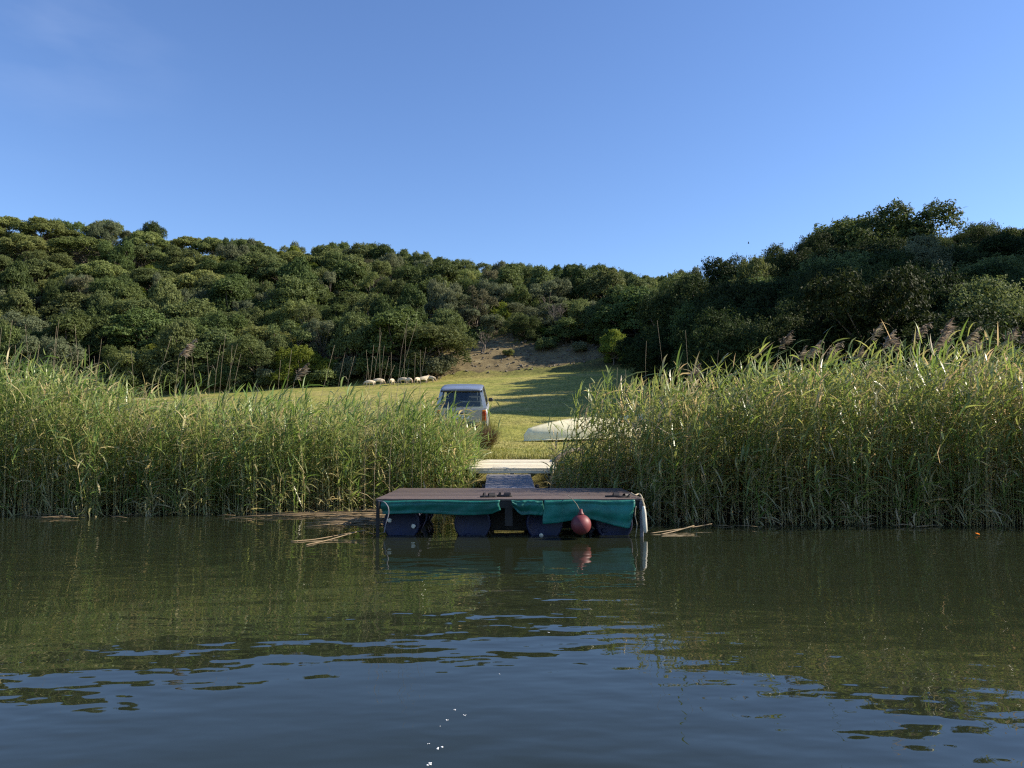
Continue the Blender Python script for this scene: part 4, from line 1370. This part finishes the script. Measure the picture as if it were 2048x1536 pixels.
# ------------------------------------------------------------------ parked car seen from the rear
def car():
    p = at(923, 870, 26.0)
    x0, y0 = p.x, 25.9
    r = empty('parked_car', (x0, y0, hz(x0, y0 + 0.9) - 0.115), 0, 'silver-blue boxy car parked on the grass behind the left reeds, seen from the rear', 'car')
    sl = math.atan2(hz(x0, y0 + 3.4) - hz(x0, y0 + .8), 2.6)
    r.rotation_euler = (sl, 0, R(1.0))
    r.scale = (1.06, 1, 0.98)
    # lower body
    def sec(y, hw, zt, zb=0.36):
        h = [(hw * .90, zb), (hw * .985, zb + .12), (hw, zb + .30), (hw * .995, zt - .14), (hw * .975, zt - .04), (hw * .93, zt)]
        return [(x, y, z) for x, z in h] + [(-x, y, z) for x, z in h[::-1]]
    MB().loft([sec(0.0, .80, 1.04), sec(.05, .835, 1.06), sec(.3, .85, 1.07), sec(3.0, .85, 1.06), sec(3.25, .845, 1.03), sec(4.1, .83, .93), sec(4.28, .79, .86), sec(4.32, .74, .80)]).build('body', M['paint'], r)
    # roof, crowned
    rings = []
    for y, hw, z in ((.20, .60, 1.66), (.26, .645, 1.69), (.45, .665, 1.715), (1.2, .675, 1.735), (2.0, .67, 1.725), (2.4, .655, 1.70), (2.52, .63, 1.675)):
        top = [(hw * math.cos(math.pi * k / 10), y, z + 0.055 * math.sin(math.pi * k / 10) ** .7) for k in range(11)]
        bot = [(-hw * .98, y, z - .03), (hw * .98, y, z - .03)]
        rings.append(top + bot)
    MB().loft(rings).build('roof', M['roofpaint'], r)
    MB().box((0, .20, 1.655), (1.18, .10, .035), None, .01).build('spoiler', M['trim'], r)
    # pillars and panes
    def belt(y): return .805
    def cant(y): return .665
    wins = [((.22, 1.00), (.46, 1.02)), ((1.12, 1.98), (1.12, 1.92)), ((2.10, 2.98), (2.04, 2.42))]
    for s in (-1, 1):
        prev_b, prev_t = .06, .24
        for (b0, b1), (t0, t1) in wins + [((3.06, 3.06), (2.50, 2.50))]:
            MB().slab([(s * .81, prev_b, 1.05), (s * .81, b0, 1.05), (s * .668, t0, 1.70), (s * .668, prev_t, 1.70)], .035, (s, 0, .2)).build('pillar', M['paint'] if prev_b < .1 or b0 > 3 else M['trim'], r)
            if b1 > b0:
                MB().slab([(s * .80, b0, 1.06), (s * .80, b1, 1.06), (s * .66, t1, 1.69), (s * .66, t0, 1.69)], .006, (s, 0, .2)).build('side_window', M['glass'], r)
            prev_b, prev_t = b1, t1
        MB().box((s * .90, 2.85, 1.13), (.16, .09, .14), None, .03).build('mirror', M['trim'], r)
        MB().box((s * .72, -.005, .80), (.13, .05, .34), None, .02).build('tail_light', M['redlens'], r)
        MB().box((s * .72, -.004, 1.0), (.125, .045, .05), None, .012).build('indicator', M['amber'], r)
        MB().box((s * .845, 1.06, .93), (.02, .14, .03), None, .006).build('door_handle', M['trim'], r)
        for y in (.78, 3.42):
            w = link('wheel', None, r); w.location = (s * .76, y, .32); w.empty_display_size = .1
            MB().lathe([(.2, -.09), (.29, -.10), (.325, -.06), (.325, .06), (.29, .10), (.2, .09)], axis='x', n=28).build('tyre', M['black'], w)
            MB().lathe([(.04, -.085), (.12, -.07), (.19, -.085), (.2, -.05), (.2, .05), (.19, .085), (.12, .07), (.04, .085)], axis='x', n=20).build('rim', M['chrome'], w)
    # tailgate window and surround
    rb, rt = .70, .575
    MB().slab([(-rb, .055, 1.09), (rb, .055, 1.09), (rt, .225, 1.62), (-rt, .225, 1.62)], .006, (0, -1, .3)).build('rear_window', M['glass'], r)
    MB().box((0, .05, 1.065), (1.58, .06, .05), None, .012).build('window_sill', M['paint'], r)
    for s in (-1, 1):
        MB().slab([(s * .805, .055, 1.06), (s * rb, .045, 1.06), (s * rt, .215, 1.66), (s * .665, .225, 1.66)], .03, (0, -1, .3)).build('rear_pillar', M['paint'], r)
    MB().slab([(-.665, .20, 1.62), (.665, .20, 1.62), (.64, .22, 1.69), (-.64, .22, 1.69)], .03, (0, -1, .3)).build('header', M['trim'], r)
    MB().tube([(.1, .03, 1.10), (-.1, .06, 1.16), (-.38, .07, 1.20)], .008, 5).build('wiper', M['trim'], r)
    MB().slab([(-.68, 3.02, 1.06), (.68, 3.02, 1.06), (.58, 2.48, 1.68), (-.58, 2.48, 1.68)], .006, (0, 1, .6)).build('windscreen', M['glass'], r)
    MB().box((0, -.04, .50), (1.62, .16, .20), None, .04).build('rear_bumper', M['trim'], r)
    MB().box((0, -.012, .78), (.52, .02, .115), None, .004).build('number_plate', M['plate'], r)
    MB().box((0, -.008, .91), (.30, .03, .03), None, .006).build('tailgate_handle', M['trim'], r)
    # interior
    for x in (-.36, .36):
        MB().box((x, 1.75, 1.10), (.46, .14, .52), Matrix.Rotation(R(-10), 3, 'X'), .05).box((x, 1.68, 1.45), (.26, .09, .17), None, .03).build('front_seat', M['fabric'], r)
    MB().box((0, .80, 1.05), (1.25, .14, .40), Matrix.Rotation(R(-12), 3, 'X'), .04).box((-.38, .75, 1.33), (.25, .08, .15), None, .03).box((.38, .75, 1.33), (.25, .08, .15), None, .03).build('rear_seat', M['fabric'], r)
    ring = [(.36 + .18 * math.cos(2 * math.pi * k / 20), 2.35 + .06 * math.sin(2 * math.pi * k / 20), 1.14 + .17 * math.sin(2 * math.pi * k / 20)) for k in range(21)]
    MB().tube(ring, .016, 6, cap=False).build('steering_wheel', M['trim'], r)
    MB().box((0, 2.75, 1.0), (1.45, .40, .10), None, .03).build('dashboard', M['trim'], r)
    MB().box((0, 2.42, 1.58), (.2, .03, .06), None, .012).build('rear_view_mirror', M['trim'], r)
    MB().box((0, 2.44, 1.625), (.02, .02, .10), None, .004).build('mirror_stem', M['trim'], r)
    return r


car()


# ------------------------------------------------------------------ sheep
def sheep_mesh(name, graze, seed):
    rg = random.Random(seed)
    verts, edges_, rad = [], [], []
    def v(p, r, parent=None):
        verts.append(p); rad.append(r)
        if parent is not None: edges_.append((parent, len(verts) - 1))
        return len(verts) - 1
    pel = v((-0.34, 0, .60), .21)
    mid = v((-0.02, 0, .58), .235, pel)
    chest = v((0.30, 0, .60), .21, mid)
    if graze:
        nk = v((0.52, 0.0, .52), .12, chest); hd = v((0.66, 0.02, .30), .085, nk); mz = v((0.74, .03, .12), .055, hd)
    else:
        nk = v((0.50, 0.02, .78), .115, chest); hd = v((0.62, 0.05, .92), .09, nk); mz = v((0.77, .07, .86), .055, hd)
    for s in (-1, 1):
        e = v((verts[hd][0] - .05, verts[hd][1] + s * .12, verts[hd][2] + .03), .022, hd)
        a = v((0.30 + rg.uniform(-.04, .04), s * .13, .38), .075, chest); b = v((0.31, s * .13, .20), .038, a); c = v((0.32, s * .13, .015), .034, b)
        a = v((-0.36, s * .13, .40), .09, pel); b = v((-0.42 + rg.uniform(-.03, .05), s * .13, .24), .042, a); c = v((-0.38, s * .13, .015), .034, b)
    t = v((-0.56, 0, .58), .05, pel); t2 = v((-0.60, 0, .42), .03, t)
    me = bpy.data.meshes.new(name)
    me.from_pydata(verts, edges_, [])
    o = bpy.data.objects.new(name, me); COL.objects.link(o)
    sk = o.modifiers.new('skin', 'SKIN')
    for i, sv in enumerate(me.skin_vertices[0].data):
        sv.radius = (rad[i], rad[i]); sv.use_root = (i == 0)
    sb = o.modifiers.new('sub', 'SUBSURF'); sb.levels = 2; sb.render_levels = 2
    dg = bpy.context.evaluated_depsgraph_get()
    out = bpy.data.meshes.new_from_object(o.evaluated_get(dg))
    out.name = name
    bpy.data.objects.remove(o, do_unlink=True)
    co = np.zeros(len(out.vertices) * 3); out.vertices.foreach_get('co', co); co = co.reshape(-1, 3)
    tint = np.clip((0.30 - co[:, 2]) / 0.1, 0, 1) * 0.8
    tint = np.maximum(tint, np.clip((co[:, 0] - 0.58) / .08, 0, 1))
    a_ = out.attributes.new('tint', 'FLOAT', 'POINT'); a_.data.foreach_set('value', tint.astype(np.float32))
    out.polygons.foreach_set('use_smooth', np.ones(len(out.polygons), bool))
    out.materials.clear(); out.materials.append(M['fleece'])
    return out


SH = [sheep_mesh('sheep', True, 1), sheep_mesh('sheep', True, 2), sheep_mesh('sheep', False, 3)]
flock = [(739, 64.5, 3.3, 0, 'cream sheep grazing farthest from the dirt track, leftmost of the flock'),
         (757, 66.0, 0.2, 1, 'second sheep from the left, in the shade of the dark tree'),
         (783, 65.2, 1.4, 0, 'cream sheep seen end-on in the middle of the flock, third from the left'),
         (806, 66.3, 2.9, 1, 'large pale sheep standing in front of the dark tree trunk, fourth from the left'),
         (817, 65.2, 5.4, 0, 'sheep with lowered head just right of the large pale sheep'),
         (834, 65.4, 1.3, 0, 'pale round sheep third from the dirt track end of the flock'),
         (846, 65.8, 0.4, 2, 'sheep second from the dirt track end of the flock'),
         (860, 66.6, 5.9, 1, 'pale sheep grazing closest to the dirt track, rightmost of the flock')]
for px, D, rz, k, lab in flock:
    x = (px - 1024) / FPX * D
    o = link('sheep', SH[k]); o.location = (x, D, hz(x, D) - 0.01); o.rotation_euler = (0, 0, rz); o.scale = (.78,) * 3
    tag(o, lab, 'sheep', 'sheep grazing at the top of the field')


# ------------------------------------------------------------------ floating reed litter, foam, bird
def litter(name, n, xs, ys, lmin, lmax, label, seed, ang=0.25):
    rg = random.Random(seed)
    mb = MB()
    for i in range(n):
        x, y = rg.uniform(*xs), rg.uniform(*ys)
        L, a = rg.uniform(lmin, lmax), rg.gauss(0, ang)
        z = 0.006 + 0.03 * rg.random()
        d = Vector((math.cos(a), math.sin(a), rg.uniform(-.01, .03)))
        c = Vector((x, y, z))
        mb.tube([c - d * L / 2, c + Vector((0, 0, .01)), c + d * L / 2], [0.004, 0.006, 0.003], 4)
    return tag(mb.build(name, M['straw']), label, 'reed litter', kind='stuff')


litter('reed_litter', 110, (-4.6, -2.3), (14.9, 16.6), .5, 1.5, 'mat of fallen straw-coloured reed stems floating left of the dock', 1, .22)
litter('reed_litter', 60, (-3.2, -2.2), (13.4, 15.0), .4, 1.1, 'dark scattered reed stems between the floating mat and the dock', 2, .5)
litter('reed_litter', 7, (2.4, 7.5), (13.1, 13.6), .2, .5, 'thin broken stems floating along the foot of the right reeds', 3, .5)
litter('reed_litter', 16, (-9.5, -4.5), (14.5, 15.2), .2, .8, 'thin broken stems floating along the foot of the left reeds', 4, .4)


def loose(pts, label, r=0.008):
    o = MB().tube(smooth_pts(pts, 4), r, 6).build('fallen_reed', M['straw'])
    tag(o, label, 'reed')


W = lambda px, py, dz=0.01: at(px, py, CAMZ / max(1e-3, -(at(px, py, 1).z - CAMZ))) + Vector((0, 0, dz))
loose([W(582, 1084), W(630, 1080), W(680, 1075, .04), W(733, 1072, .09)], 'long straw stem floating left of the dock, upper of the pair')
loose([W(612, 1091), W(650, 1083), W(690, 1077, .05), W(718, 1073, .08)], 'straw stem floating left of the dock, lower of the pair')
loose([W(1300, 1068), W(1345, 1064, .03), W(1395, 1059, .05), W(1424, 1056, .07)], 'long pale stem floating right of the white fender')
loose([W(1322, 1070), W(1350, 1066, .03), W(1388, 1060, .07)], 'short orange-brown stem floating just right of the white fender', .010)


def leaf_thing(px, py, size, label, m):
    c = W(px, py, .012)
    mb = MB()
    rg = random.Random(px)
    for k in range(3):
        a = rg.uniform(0, 6.28)
        d = Vector((math.cos(a), math.sin(a), .35)) * size; s = Vector((-d.y, d.x, 0)) * .25
        mb.slab([c, c + d * .5 + s, c + d, c + d * .5 - s], 0.004, (0, 0, 1))
    tag(mb.build('floating_leaf', m), label, 'leaf')


leaf_thing(752, 1071, .12, 'yellow-green leaf curled on the water at the left corner of the dock', M['tarp'] if False else M['straw'])
leaf_thing(1960, 1071, .07, 'small orange leaf floating below the right reeds', M['amber'])
for i, (px, py, s) in enumerate([(909, 1420, .012), (895, 1441, .014), (929, 1431, .012), (881, 1453, .006), (879, 1496, .022), (857, 1488, .008), (858, 1528, .02), (1000, 1348, .010), (1097, 1265, .012)]):
    s *= 0.6; c = W(px, py, 0.001)
    mb = MB(); rg = random.Random(i)
    for k in range(4):
        Mx = Matrix.Translation(c + Vector((rg.uniform(-s, s), rg.uniform(-s, s) * 1.2, 0))) @ Matrix.Diagonal((1, 1, .5, 1))
        bmesh.ops.create_icosphere(mb.bm, subdivisions=1, radius=s * rg.uniform(.3, .6), matrix=Mx)
    where = 'near the lower picture edge' if py > 1470 else ('in the small cluster on open water' if py > 1400 else 'alone on the reflected sky')
    tag(mb.build('foam_fleck', M['foam']), f'tiny white fleck of foam {where}', 'foam', f'foam flecks {where}')

bp = at(1497, 487, 60)
bd = MB()
bd.loft([[(0.0, -.14, 0)] * 6, [(.03 * math.cos(k), -.05, .03 * math.sin(k)) for k in [1.047 * q for q in range(6)]], [(.035 * math.cos(k), .04, .035 * math.sin(k)) for k in [1.047 * q for q in range(6)]], [(0.0, .13, .01)] * 6], cap=False)
for s in (-1, 1):
    bd.slab([(s * .02, .05, .02), (s * .12, .05, .14), (s * .17, -.02, .26), (s * .10, -.05, .12), (s * .02, -.05, .02)], .006, (s * .7, 0, -.7))
o = bd.build('bird', M['bird']); o.location = bp; o.scale = (.6, .6, .6); o.rotation_euler = (0, 0, 1.1)
tag(o, 'tiny dark bird flying in the clear sky above the right trees', 'bird')


# ------------------------------------------------------------------ look-alikes: say which one by its place along the row
bpy.context.view_layer.update()
by = {}
for o in sc.objects:
    if o.parent is None and o.get('group') and o.get('label') and o.get('kind') is None:
        by.setdefault(o['label'], []).append(o)
ORD = ['', 'second', 'third', 'fourth', 'fifth', 'sixth', 'seventh', 'eighth', 'ninth', 'tenth', 'eleventh', 'twelfth', 'thirteenth', 'fourteenth', 'fifteenth', 'sixteenth', 'seventeenth']
for lab, os_ in by.items():
    if len(os_) < 2: continue
    os_.sort(key=lambda o: o.location.x / o.location.y if o.name.split('.')[0] != 'foam_fleck' else sum(v.co.x for v in o.data.vertices) / len(o.data.vertices))
    for i, o in enumerate(os_):
        w = 'leftmost' if i == 0 else 'rightmost' if i == len(os_) - 1 else (ORD[i] + ' from left' if i < len(ORD) else ORD[len(os_) - 1 - i] + ' from right')
        o['label'] = f'{lab}, {w}'
